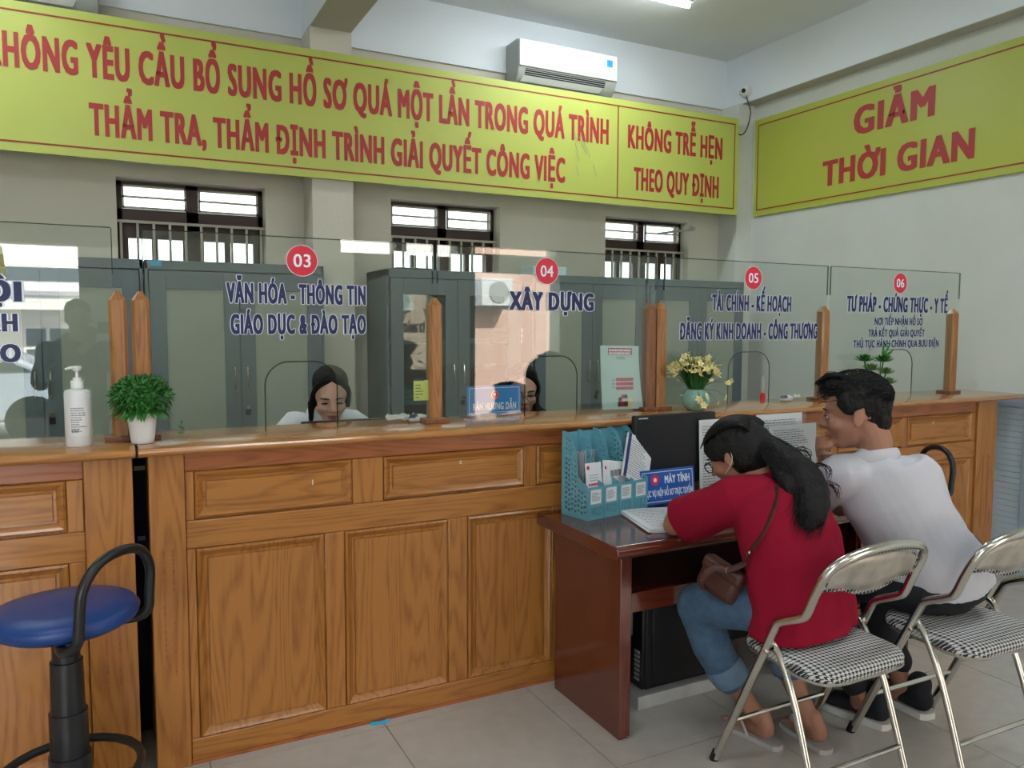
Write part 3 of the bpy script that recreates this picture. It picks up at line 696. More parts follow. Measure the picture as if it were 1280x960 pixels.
def potted(x, y):
    t = thing('potted_plant', 'bushy green potted plant in a white ribbed pot at the counter gap', 'plant', (x, y, ZT))
    pr = [(.028, ZT), (.034, ZT+.004)]
    for k in range(14):
        z = ZT+.01+k*.0065; r = .0345+k*.0008; pr += [(r, z), (r+.0014, z+.003)]
    pr += [(.047, ZT+.103), (.043, ZT+.105), (.04, ZT+.09), (.002, ZT+.088)]
    obj('pot', MB().lathe(pr, (x, y, 0), 32), 'pot white', t, smooth=60)
    rn = random.Random(2); m = MB(); c = V((x, y, ZT+.148))
    for k in range(1500):
        d = V((rn.gauss(0, 1), rn.gauss(0, 1), rn.gauss(0, 1)+.25)).normalized()
        if d.z < -.55: continue
        p = c+V((d.x*.088, d.y*.088, d.z*.066))*(.72+.28*rn.random())
        leafpatch(m, p, (d+V((rn.gauss(0, .5), rn.gauss(0, .5), rn.gauss(0, .5)))).normalized(), .019+.008*rn.random(), .0048, up=d if d.z > .1 else V((0, 0, 1)), bend=.15)
    for k in range(50):
        a = rn.random()*2*PI; d = V((math.cos(a), math.sin(a), -.35-.5*rn.random())); leafpatch(m, c+V((math.cos(a)*.06, math.sin(a)*.06, -.035)), d, .045, .008, bend=.2)
    o = obj('foliage', m, 'leaf', t); o['kind'] = 'stuff'
    obj('core', MB().ell(tuple(c), .062, .062, .046), 'leaf', t, smooth=60)
potted(.080, 2.795)
def flowers():
    x, y = 2.385, 2.80; t = thing('flower_vase', 'celadon vase of pale yellow artificial flowers beside the paired posts', 'flowers', (x, y, ZT))
    obj('vase', MB().lathe([(.03, ZT), (.042, ZT+.006), (.062, ZT+.03), (.066, ZT+.052), (.058, ZT+.078), (.046, ZT+.092), (.044, ZT+.098), (.04, ZT+.096), (.05, ZT+.07), (.002, ZT+.06)], (x, y, 0), 32), 'celadon', t, smooth=60)
    rn = random.Random(5); g = MB()
    for k in range(150):
        a = rn.random()*2*PI; sp = .02+.10*rn.random(); h = .08+.13*rn.random()
        b = V((x+.02*math.cos(a), y+.02*math.sin(a), ZT+.08)); e = b+V((math.cos(a)*sp, math.sin(a)*sp, h)); m_ = b.lerp(e, .55)+V((0, 0, .02)); s = V((-math.sin(a), math.cos(a), 0))*.0035
        g.add([b-s, b+s, m_+s, m_-s, e], [(0, 1, 2, 3), (3, 2, 4)])
    o = obj('grass_blades', g, 'grass blade', t); o['kind'] = 'stuff'
    f = MB()
    for k in range(5):
        a = 2*PI*k/5; d = V((math.cos(a), math.sin(a), .35)); leafpatch(f, V((0, 0, 0)), d, .017, .0065, bend=.1)
    f.ell((0, 0, .003), .0028, .0028, .004, 6, 4)
    me = meshof('flower', f, 'petal')
    pts = []
    for k in range(150):
        a = rn.random()*2*PI; r = .112*math.sqrt(rn.random()); pts.append(V((x-.015+math.cos(a)*r*1.05, y+math.sin(a)*r, ZT+.175+.055*(1-(r/.115)**2)+rn.gauss(0, .014))))
    for dx, dy, dz in ((-.12, -.02, .14), (-.115, 0, .165), (.115, -.03, .205), (.115, 0, .2), (.15, -.05, .125), (.165, -.05, .135), (.14, -.05, .12), (-.115, -.04, .075), (-.045, -.075, .06), (-.035, -.075, .045), (.0, -.07, .07), (.085, -.06, .035), (.15, -.04, .055), (-.02, -.08, .03)):
        pts.append(V((x+dx, y+dy, ZT+dz)))
    st = MB()
    for k, p in enumerate(pts):
        o = bpy.data.objects.new('flower', me); COL.objects.link(o); o.parent = t; o.location = p-V((x, y, ZT))
        o.rotation_euler = (rn.gauss(-.5, .7), rn.gauss(0, .7), rn.random()*6); s = .8+.5*rn.random(); o.scale = (s, s, s)
        if k % 4 == 0 or k > 149: st.tube([(x, y, ZT+.09), V((x, y, ZT+.1)).lerp(p, .6)+V((0, 0, .02)), p], .0009, 4, 3)
    obj('stems', st, 'grass blade', t)
flowers()
def succulent():
    x, y = 3.61, 2.81; t = thing('succulent_arrangement', 'artificial succulent arrangement behind the head of the man in white', 'plant', (x, y, ZT))
    obj('bowl', MB().lathe([(.04, ZT), (.06, ZT+.02), (.07, ZT+.06), (.065, ZT+.06), (.01, ZT+.05)], (x, y, 0), 24), 'pot white', t, smooth=60)
    rn = random.Random(9)
    for dx, dy, dz, r, mt in ((-.085, 0, .205, .062, 'leaf'), (.035, -.02, .20, .066, 'leaf'), (.085, 0, .135, .058, 'leaf pale'), (-.03, .0, .155, .062, 'leaf pale'), (.105, 0, .08, .06, 'leaf pale'), (-.09, 0, .125, .055, 'leaf pale')):
        m = MB(); c = V((x+dx, y+dy, ZT+dz))
        for k in range(26):
            a = k*2.4; el = .1+1.2*k/26; d = V((math.cos(a)*math.cos(el), math.sin(a)*math.cos(el), math.sin(el))); leafpatch(m, c, d, r*(1-.4*k/26), r*.2, bend=-.1)
        obj('rosette', m, mt, t); obj('stem', MB().tube([(x+dx*.4, y, ZT+.04), c], .004, 6), 'leaf', t)
    for d, L_ in (((.5, -.2, .9), .10), ((.9, 0, .4), .11), ((.2, 0, 1), .085), ((.95, 0, .1), .08)):
        m = MB(); leafpatch(m, V((x+.05, y, ZT+.22)), V(d), L_, .011, up=V((0, -1, 0)), bend=.05); obj('long_leaf', m, 'leaf', t)
succulent()
def mouse(x, y, label, rz):
    t = thing('computer_mouse', label, 'computer mouse', (x, y, ZT), 'mice lying on the counter')
    m = MB().ell((0, 0, .012), .048, .029, .019); 
    for p in m.v: p.z = max(p.z, .001)
    R_ = Matrix.Translation((x, y, ZT))@Matrix.Rotation(rz, 4, 'Z'); obj('shell', m.xf(R_), 'plastic white', t, smooth=60)
    m = MB().ell((-.02, 0, .016), .026, .022, .0165); obj('buttons', m.xf(R_), 'navy cover', t, smooth=60)
    obj('scroll_wheel', MB().ell((-.025, 0, .033), .006, .0025, .004).xf(R_), 'plastic white', t, smooth=60)
mouse(1.09, 2.955, 'white and navy computer mouse beside the lone post of station 03', .3); mouse(3.12, 2.955, 'white and navy computer mouse near the post between stations 05 and 06', .3)
def cable(x, y, label, s=1, n=2):
    pts = []
    for k in range(n*8): a = k*PI/4; pts.append((x+s*.04*math.cos(a)+.004*math.sin(3.3*k), y+s*.02*math.sin(a), ZT+.012+.012*math.sin(a*.5+k)**2+.004*(k//8)))
    tag(obj('coiled_cable', MB().tube(pts, .0042, 6, 4), 'plastic white'), label, 'cable')
cable(1.0, 2.95, 'coiled white cable lying beside the mouse at station 03', 1.1, 3); cable(3.19, 2.955, 'small coil of white cable beside the right hand mouse', .5, 2)
def tsign():
    t = thing('acrylic_desk_sign', 'sky blue BÀN HƯỚNG DẪN sign on a clear acrylic stand', 'sign', (1.455, 3.0, ZT)); M = XZ((1.325, 3.0, ZT+.005))
    obj('board', plate([[(0, 0), (.255, 0), (.255, .125), (0, .125)]], .003).xf(M), 'sign sky', t)
    obj('border', outline_rect(.008, .247, .010, .117, .0022, .0022).xf(M), 'white ink', t)
    obj('lettering', text('BÀN HƯỚNG DẪN', .205, .030, .03, .0026).xf(M@Matrix.Translation((.026, .022, 0))), 'white ink', t)
    d = obj('emblem', disc(.128, .086, .021, .0022).xf(M), 'disc red', t)
    obj('emblem_ring', MB().tube([M@V((.128+.016*math.cos(k*PI/10), .086+.016*math.sin(k*PI/10), .003)) for k in range(20)], .0012, 5, closed=True).mb(MB().mb(disc(.128, .088, .006, .003)).xf(M)), 'white ink', d)
    obj('base', B(1.305, 1.60, 2.968, 3.032, ZT, ZT+.006).box(1.305, 1.60, 2.992, 2.998, ZT+.006, ZT+.02), 'acrylic', t)
tsign()
def poster():
    t = thing('notice_poster', 'pale mint notice sheet taped inside the station 04 glass', 'poster', (2.04, 2.895, ZT+.01))
    M = frame((1.925, 2.893, 1.09), (1, 0, -.02), (.0, .03, 1)); W_, H_ = .205, .285
    g = MB(); n = 8
    g.add([(W_*i/n+.028*((1-j/n)**2)*(.4+.6*i/n)+.003*math.sin(i), H_*j/n, .006*math.sin(PI*i/n)) for j in range(n+1) for i in range(n+1)], [(j*(n+1)+i, j*(n+1)+i+1, (j+1)*(n+1)+i+1, (j+1)*(n+1)+i) for j in range(n) for i in range(n)])
    obj('sheet', g.xf(M), 'paper mint', t)
    Z = .0085; hd = obj('heading_band', rect(.035, .165, .245, .275, Z).xf(M), 'pink print', t)
    for k in range(2): obj('heading_text', lines(1, .12, .011, .95, 4+k, .2).xf(M@Matrix.Translation((.04, .247+.013*k, Z+.0005))), 'white ink', hd)
    for k in range(3): obj('text_band', rect(.078, .172, .128-k*.02, .141-k*.02, Z).xf(M), 'pink print', t)
    obj('small_print', lines(2, .05, .015, .8, 9).xf(M@Matrix.Translation((.08, .222, Z))), 'print grey', t)
    obj('bullet_print', lines(3, .012, .05, .9, 3, .7).xf(M@Matrix.Translation((.058, .087, Z))), 'print grey', t)
    for k, (a, c) in enumerate(((.10, 'ink'), (.13, 'ink'), (.155, 'petal'), (.115, 'disc red'))):
        obj('drawn_figure', disc(a, .045+.012*(k % 2), .010, Z, 12).mb(rect(a-.012, a+.012, .012, .036, Z)).xf(M), c, t)
poster()
t = thing('sticky_note', 'yellow handwritten sticky note on the station 03 glass', 'note', (1.085, 2.887, 1.166)); M = XZ((1.046, 2.887, 1.166))
obj('sheet', rect(0, .079, 0, .080).xf(M), 'sticky yellow', t); obj('handwriting', lines(5, .065, .06, .3, 8, .7, .008).xf(M@Matrix.Translation((0, .005, -.0005))).xf(Matrix.Identity(4)), 'navy ink', t)
obj('handwriting_front', lines(5, .065, .06, .3, 8, .7, .008).xf(M@Matrix.Translation((0, .005, .0005))), 'navy ink', t); obj('tape', rect(.0, .045, .078, .086, .0004).xf(M), 'navy cover', t)
# tiny plant sprig in front of the glass, left of station 03
t = thing('plant_sprig', 'tiny dark plant sprig standing on the counter at station 03', 'plant', (.205, 2.90, ZT)); m = MB()
for k, (dx, z) in enumerate(((.008, .02), (-.008, .02), (.006, .035), (-.006, .04), (0, .055))): leafpatch(m, V((.205, 2.90, ZT+z-.01)), V((dx*80, 0, .4)), .013, .004, up=V((0, -1, 0)))
obj('leaves', m, 'leaf', t); obj('stem', MB().tube([(.205, 2.90, ZT), (.205, 2.90, ZT+.055)], .0012, 5), 'leaf', t)
t = thing('thermometer', 'slim thermometer with a red base behind the station 05 opening', 'thermometer', (3.05, 3.04, ZT))
obj('tube', MB().lathe([(.010, ZT+.03), (.010, ZT+.115), (.004, ZT+.13)], (3.04, 3.04, 0), 12), 'acrylic', t); obj('red_base', MB().lathe([(.014, ZT), (.014, ZT+.028), (.009, ZT+.04)], (3.04, 3.04, 0), 14), 'red plastic', t, smooth=50)
t = thing('office_monitor', 'black monitor edge in front of the woman in the white blouse', 'monitor', (.85, 3.22, .62))
obj('screen', B(.68, 1.02, 3.20, 3.23, .80, 1.065), 'plastic black', t, bevel=.004); obj('stand', B(.82, .88, 3.23, 3.26, .65, .9).box(.74, .96, 3.18, 3.32, .60, .615), 'plastic black', t)
t = thing('work_desk', 'plain staff desk hidden behind the oak counter', 'desk', (1.8, 3.3, 0))
obj('desk_top', B(.15, 4.3, 3.10, 3.48, .57, .60), 'oak red', t)
for x in (.2, 2.2, 4.2): obj('leg', B(x, x+.04, 3.12, 3.16, 0, .57), 'oak red', t)

# low panel cabinet at the right wall
t = thing('aluminium_cabinet', 'low pale blue aluminium framed cabinet against the right wall', 'cabinet', (4.8, 2.6, 0))
xf_ = 4.775
obj('body', B(xf_+.012, XR-.002, 2.02, 3.0, 0, 1.03), 'alu frame', t)
m = MB()
for a, b, c, d in ((2.02, 3.0, .985, 1.05), (2.02, 3.0, 0, .07), (2.02, 2.07, 0, 1.05), (2.93, 3.0, 0, 1.05), (2.60, 2.70, .07, .985), (2.655, 2.665, .07, .985)): m.box(xf_, xf_+.03, a, b, c, d)
obj('frame', m, 'alu frame', t, bevel=.003)
for c, (ya, yb_) in enumerate(((2.70, 2.93), (2.07, 2.60))):
    for r in range(26):
        z = .075+r*.035; obj('brick_panel', B(xf_+.006, xf_+.016, ya, yb_, z, z+.032), 'panel brick', t, bevel=.002)
obj('lettering', text('1.đo', .04, .018, .03, 0).xf(frame((xf_-.001, 2.90, 1.0), (0, -1, 0), (0, 0, 1))), 'navy ink', t)

# ================================================================== CUSTOMER DESK
t = thing('computer_desk', 'glossy red-brown computer desk pushed against the oak counter', 'desk', (2.3, 2.2, 0))
ZD = .715; x0, x1, yf, yb = 1.495, 3.15, 2.13, 2.70
pr = [(yf+.03, ZD-.048), (yf+.012, ZD-.044), (yf, ZD-.028), (yf+.004, ZD-.01), (yf+.016, ZD), (yb, ZD), (yb, ZD-.048)]
def prismx(pr, a, b):
    n = len(pr); return MB().add([(x, y, z) for x in (a, b) for y, z in pr], [tuple(range(n)), tuple(range(2*n-1, n-1, -1))]+[(i, (i+1) % n, n+(i+1) % n, n+i) for i in range(n)])
obj('desk_top', prismx(pr, x0, x1), 'mahogany across', t, bevel=.004)
obj('side_panel', B(1.55, 1.588, 2.19, 2.64, .0, ZD-.048), 'mahogany', t, bevel=.003); obj('side_panel', B(3.06, 3.098, 2.19, 2.64, 0, ZD-.048), 'mahogany', t, bevel=.003)
obj('front_strip', B(1.545, 1.592, 2.183, 2.193, .012, ZD-.048), 'mahogany', t, bevel=.002)
obj('tray_rail', B(1.588, 2.75, 2.195, 2.215, .452, .522), 'mahogany across', t, bevel=.002); obj('keyboard_tray', B(1.588, 2.75, 2.215, 2.6, .485, .50), 'mahogany across', t)
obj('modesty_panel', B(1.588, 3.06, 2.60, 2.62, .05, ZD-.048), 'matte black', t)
pd = obj('pedestal', B(2.75, 3.06, 2.20, 2.6, .08, ZD-.048), 'mahogany', t)
for k in range(3):
    d = obj('drawer', B(2.762, 3.05, 2.186, 2.2, .10+k*.19, .275+k*.19), 'mahogany across', t, bevel=.003)
    obj('knob', MB().tube([(2.9, 2.186, .19+k*.19), (2.9, 2.165, .19+k*.19)], .009, 12), 'chrome', d)
# pc under the desk on a marble slab
o = obj('marble_slab', B(1.74, 2.26, 2.335, 2.58, 0, .052), 'marble', bevel=.003); tag(o, 'white marble slab on the floor under the desk', 'slab')
t = thing('desktop_computer', 'black desktop computer case standing on the marble slab under the desk', 'computer', (2.03, 2.46, .052))
obj('case', B(1.802, 2.24, 2.372, 2.552, .053, .44), 'matte black', t, bevel=.004); obj('side_cover', B(1.83, 2.22, 2.366, 2.372, .07, .42), 'plastic black', t, bevel=.004)
obj('front_fascia', B(1.785, 1.803, 2.375, 2.55, .055, .438), 'plastic black', t, bevel=.004)
m = MB()
for k in range(7): m.box(1.781, 1.786, 2.39, 2.42, .085+k*.018, .095+k*.018)
obj('vent_slots', m, 'plastic grey', t); obj('trim_strip', B(1.781, 1.786, 2.44, 2.447, .25, .40), 'plastic grey', t)
# monitor on desk (seen from behind)
t = thing('desk_monitor', 'black computer monitor turned away on the customer desk', 'monitor', (2.1, 2.62, ZD))
obj('screen_housing', B(1.912, 2.335, 2.615, 2.645, .79, 1.09), 'matte black', t, bevel=.005)
obj('bezel', B(1.912, 2.335, 2.609, 2.615, .79, 1.09), 'matte black', t, bevel=.003)
obj('maker_text', lines(1, .05, .006, .9, 3, .2).xf(XZ((1.925, 2.6085, 1.077))), 'plastic white', t)
obj('stand', B(2.08, 2.16, 2.645, 2.665, ZD+.01, .95), 'plastic black', t); obj('foot', B(2.02, 2.26, 2.60, 2.69, ZD, ZD+.012), 'plastic black', t, bevel=.004)
o = obj('keyboard', B(2.25, 2.62, 2.42, 2.54, ZD, ZD+.018), 'plastic black', bevel=.004); tag(o, 'black keyboard on the desk in front of the standing sheets', 'keyboard')
# blue desk sign
t = thing('blue_desk_sign', 'royal blue MÁY TÍNH sign leaning against the desk monitor', 'sign', (2.06, 2.58, ZD)); M = frame((1.905, 2.555, ZD+.012), (1, .03, 0), (0, .12, 1)); W_, H_ = .285, .142
obj('board', plate([[(0, 0), (W_, 0), (W_, H_), (0, H_)]], .006).xf(M), 'sign blue', t)
obj('border', outline_rect(.008, W_-.008, .009, H_-.009, .0025, .0035).xf(M), 'white ink', t)
obj('lettering', text('MÁY TÍNH', .135, .032, .035, .0038).xf(M@Matrix.Translation((.125, .082, 0))), 'white ink', t)
obj('lettering', text('PHỤC VỤ NỘP HỒ SƠ TRỰC TUYẾN', .262, .026, .03, .0038).xf(M@Matrix.Translation((.010, .032, 0))), 'white ink', t)
e = obj('emblem', disc(.075, .10, .022, .0036).xf(M), 'disc red', t); obj('emblem_mark', disc(.075, .10, .009, .0042, 10).xf(M), 'white ink', e)
obj('acrylic_foot', B(1.92, 2.18, 2.53, 2.59, ZD, ZD+.012), 'acrylic', t)
# magazine rack
def rack():
    t = thing('magazine_rack', 'light blue plastic magazine rack with heart cut-outs on the desk', 'magazine rack', (1.60, 2.492, ZD)); th = math.radians(10)
    R_ = Matrix.Translation((1.602, 2.488, ZD))@Matrix.Rotation(th, 4, 'Z'); W_, Dp = .33, .152
    side = [(0, 0), (Dp, 0), (Dp, .333)]+[(Dp-.018-.078*math.sin(k*PI/16), .333-.17*(1-math.cos(k*PI/16))) for k in range(9)]+[(.03, .145), (0, .135)]
    def heart(cx, cy, s=.0062): return [(cx+s*a, cy+s*b) for a, b in ((0, -1), (-1, .1), (-.9, .8), (-.45, .9), (0, .45), (.45, .9), (.9, .8), (1, .1))]
    hs = []
    for i in range(10):
        for j in range(16):
            cx, cy = .014+i*.0185, .025+j*.0195+(.0 if i % 2 else .006)
            lim = .125 if cx < .05 else (.333-.17*(1-math.sqrt(max(0, 1-((Dp-.018-cx)/.078)**2))) if cx < Dp-.018 else .333)
            if cx < .058: lim = min(lim, .13)
            if cy < lim-.018 and cx < Dp-.01: hs.append(heart(cx, cy))
    P = plate([side]+hs, .0022)
    for k in range(5):
        Mx = R_@frame((W_*k/4, 0, 0), (0, 1, 0), (0, 0, 1)); q = MB().mb(P, Mx); obj('divider', q, 'rack blue', t, label='side panel with heart cut-outs')
    obj('back_panel', B(0, W_, Dp-.003, Dp, 0, .325).xf(R_), 'rack blue', t); obj('base', B(0, W_, 0, Dp, 0, .003).xf(R_), 'rack blue', t)
    for k in range(4):
        a = W_*k/4+.003; b = W_*(k+1)/4-.003
        slots = [[(a+.010+i*.0088, .014), (a+.014+i*.0088, .014), (a+.014+i*.0088, .054), (a+.010+i*.0088, .054)] for i in range(7)]
        f = obj('front_panel', plate([[(a, 0), (b, 0), (b, .128), (a, .128)]]+slots, .0025).xf(R_@XZ((0, 0, 0))), 'rack blue', t)
        lb = obj('label', rect(a+.011, b-.011, .062, .117, .002).xf(R_@XZ((0, 0, 0))), 'paper', f)
        if False: pass
        obj('label_edge', outline_rect(a+.004, b-.004, .004, .126, .003, .003).xf(R_@XZ((0, 0, 0))), 'rack blue', f)
        rn = random.Random(k); s = lines(6, .045, .035, .6, k+3, .5).xf(R_@XZ((0, 0, 0))@Matrix.Translation((a+.016, .072, .0028))); obj('label_print', s, 'print grey', t)
    # brochures: first one faces out, then a leaning row
    def sheet(Mx, w_, h_, label, mt='paper', deco=0, thick=.0012, name='brochure', grp='brochures standing in the blue rack'):
        t2 = thing(name, label, 'brochure', tuple(Mx@V((0, 0, 0))), grp)
        obj('cover', plate([[(0, 0), (w_, 0), (w_, h_), (0, h_)]], thick).xf(Mx), mt, t2); z = thick/2+.0006
        if deco == 1:
            obj('wave_dark', MB().add([(0, .06, z), (.03, .045, z), (w_, .056, z), (w_, .066, z), (.03, .052, z), (0, .075, z)], [(0, 1, 4, 5), (1, 2, 3, 4)]).xf(Mx), 'navy cover', t2)
            obj('wave_amber', MB().add([(0, .035, z), (.035, .035, z), (0, .06, z)], [(0, 1, 2)]).xf(Mx), 'amber print', t2)
            obj('title', lines(1, .06, .009, .95, 2, .1).xf(Mx@Matrix.Translation((.012, .088, z))), 'disc red', t2)
            obj('emblem', disc(.014, h_-.018, .008, z, 12).xf(Mx), 'disc red', t2); obj('small_print', lines(3, .05, .03, .7, 6, .7).xf(Mx@Matrix.Translation((.018, .1, z))), 'print grey', t2)
        if deco == 2:
            obj('picture', rect(.008, w_-.006, .035, .06, z).xf(Mx), 'leaf pale', t2); obj('logo', disc(w_*.35, h_-.03, .007, z, 12).mb(disc(w_*.75, h_-.03, .007, z, 12)).xf(Mx), 'disc red', t2)
        if deco == 3: obj('picture', rect(0, w_, .03, .055, z).xf(Mx), 'navy cover', t2); obj('photo', rect(.0, w_*.9, .095, .12, z).xf(Mx), 'print grey', t2)
        if deco == 4: obj('small_print', lines(16, w_*.85, h_*.8, .75, 12, .65, w_*.08).xf(Mx@Matrix.Translation((0, h_*.08, z))), 'print grey', t2)
        return t2
    def pl(x, y, z, yaw, lean, roll=0): return R_@Matrix.Translation((x, y, z))@Matrix.Rotation(yaw, 4, 'Z')@Matrix.Rotation(PI/2-lean, 4, 'X')@Matrix.Rotation(roll, 4, 'Z')
    sheet(pl(.02, .02, .04, .0, .12), .085, .175, 'white and navy brochure facing out, frontmost left in the blue rack', deco=1)
    for k, (d, lb) in enumerate(((2, 'narrow white leaflet with a green picture beside the front brochure'), (0, 'plain white leaflet edge right of the green pictured leaflet'), (3, 'navy banded leaflet, third in the leaning row'), (3, 'navy banded leaflet, fourth in the leaning row'), (3, 'navy banded leaflet, fifth in the leaning row'), (0, 'plain white leaflet ending the leaning row of the rack'))):
        sheet(pl(.105+k*.022, .022+.002*k, .055, .15, .14, -.12), .05, .165-.004*k, lb, deco=d)
    rn = random.Random(4)
    for k in range(7): sheet(pl(.012+k*.011, .09, .02, 1.1, .03), .06, .225+.008*rn.random(), 'plain white leaflet standing in the leftmost compartment', grp='white leaflets in the leftmost compartment')
    for k in range(5): sheet(pl(.10+k*.014, .12, .02, 1.1, .03), .055, .225+.008*rn.random(), 'plain white leaflet standing in the second compartment', grp='white leaflets in the second compartment')
    b = sheet(pl(.205, .022, .150, .12, .25, -.5), .155, .19, 'thick white booklet with a navy spine leaning out of the rack', deco=4, thick=.012, name='booklet', grp=None)
    obj('spine', rect(-.002, .016, -.0, .19, .0072).xf(pl(.205, .022, .150, .12, .25, -.5)), 'navy cover', b)
rack()
# papers on the desk
t = thing('document_stack', 'thick stack of printed forms under the elbow of the woman in red', 'papers', (1.86, 2.36, ZD)); rn = random.Random(1)
for k in range(5):
    a = -.25+rn.gauss(0, .02); M = Matrix.Translation((1.855+rn.gauss(0, .003), 2.36+rn.gauss(0, .003), ZD+.0012+k*.003))@Matrix.Rotation(a, 4, 'Z')@Matrix.Shear('XY', 4, (0, 0)); obj('sheet', B(-.115, .115, -.16, .16, 0, .0024).xf(M), 'paper', t)
M = Matrix.Translation((1.855, 2.36, ZD+.0162))@Matrix.Rotation(-.25, 4, 'Z')
obj('print', lines(12, .19, .27, .6, 21, .72).xf(M@Matrix.Translation((-.09, -.13, 0))), 'print grey', t); obj('clip', rect(-.11, -.085, .14, .155).xf(M@Matrix.Translation((0, 0, .001))), 'ink', t)
M = Matrix.Translation((2.13, 2.47, ZD+.001))@Matrix.Rotation(.15, 4, 'Z'); tag(obj('loose_sheet', B(-.1, .12, -.07, .06, 0, .0015).xf(M), 'paper'), 'loose white sheet in front of the blue desk sign', 'paper')
t = thing('identity_card', 'small printed card lying beside the document stack', 'card', (2.02, 2.4, ZD)); M = Matrix.Translation((2.03, 2.41, ZD+.001))@Matrix.Rotation(.1, 4, 'Z')
obj('card', B(-.045, .045, -.03, .03, 0, .002).xf(M), 'paper grey', t); obj('print', lines(3, .06, .04, .6, 5).xf(M@Matrix.Translation((-.03, -.02, .0025))), 'paper', t)
def stand(x, w_, z1, label, mt, y=2.60, seed=1, big=True):
    t = thing('document_stand', label, 'document stand', (x+w_/2, y, ZD), 'clear stands with printed sheets on the desk'); h = z1-ZD
    M = frame((x, y, ZD+.004), (1, 0, 0), (0, .05, 1))
    obj('acrylic_sleeve', B(x-.004, x+w_+.004, y-.004, y-.002, ZD, z1).box(x-.004, x+w_+.004, y-.03, y+.04, ZD, ZD+.004), 'acrylic', t)
    obj('sheet', plate([[(0, 0), (w_, 0), (w_, h-.01), (0, h-.01)]], .001).xf(M), mt, t)
    obj('print', lines(24, w_*.84, h*.82, .55, seed, .62).xf(M@Matrix.Translation((w_*.08, h*.08, .0012))), 'print grey' if mt == 'paper' else 'ink', t)
stand(2.235, .235, 1.065, 'white sheet stand behind the hair of the woman in red', 'paper', 2.583, 4)
stand(2.61, .29, 1.064, 'white sheet stand half hidden by the grey sheet', 'paper', 2.63, 6)
stand(2.63, .295, 1.02, 'grey printed sheet stand in front of the man', 'paper grey', 2.57, 8)

# ================================================================== STOOLS
def stool(name, cx, cy, rz, label):
    t = thing(name, label, 'stool', (0, 0, 0), 'blue bar stools')
    obj('seat', MB().lathe([(.05, .650), (.15, .655), (.178, .672), (.184, .692), (.172, .708), (.12, .718), (.01, .722)], n=40), 'vinyl blue', t, smooth=60)
    obj('column', MB().lathe([(.052, .04), (.052, .30), (.047, .301), (.047, .42), (.042, .421), (.040, .56), (.034, .561), (.034, .64), (.06, .652)], n=24), 'plastic black', t, smooth=30)
    obj('base', MB().lathe([(.21, 0), (.21, .012), (.06, .05), (.05, .05)], n=36), 'plastic black', t, smooth=40)
    obj('foot_ring', MB().tube([(.175*math.cos(k*PI/12), .175*math.sin(k*PI/12), .25) for k in range(24)], .0125, 8, closed=True), 'plastic black', t, smooth=60)
    for k in range(3): a = k*2*PI/3+.3; obj('spoke', MB().tube([(.04*math.cos(a), .04*math.sin(a), .22), (.172*math.cos(a), .172*math.sin(a), .248)], .009, 8), 'plastic black', t)
    obj('back_loop', MB().tube([(.03, -.05, .648), (.10, -.115, .640), (.155, -.125, .665), (.165, -.125, .72), (.172, -.12, .80), (.178, -.075, .855), (.182, 0, .872), (.178, .075, .855), (.172, .12, .80), (.165, .125, .72), (.155, .125, .665), (.10, .115, .640), (.03, .05, .648)], .0135, 10, 5), 'plastic black', t, smooth=60)
    t.location = (cx, cy, 0); t.rotation_euler = (0, 0, rz); return t
stool('bar_stool', -.135, 2.36, -.72, 'round blue bar stool with black back loop in front of the left counter')
stool('bar_stool', 3.43, 2.49, -.35, 'blue bar stool with black back loop behind the man in white')

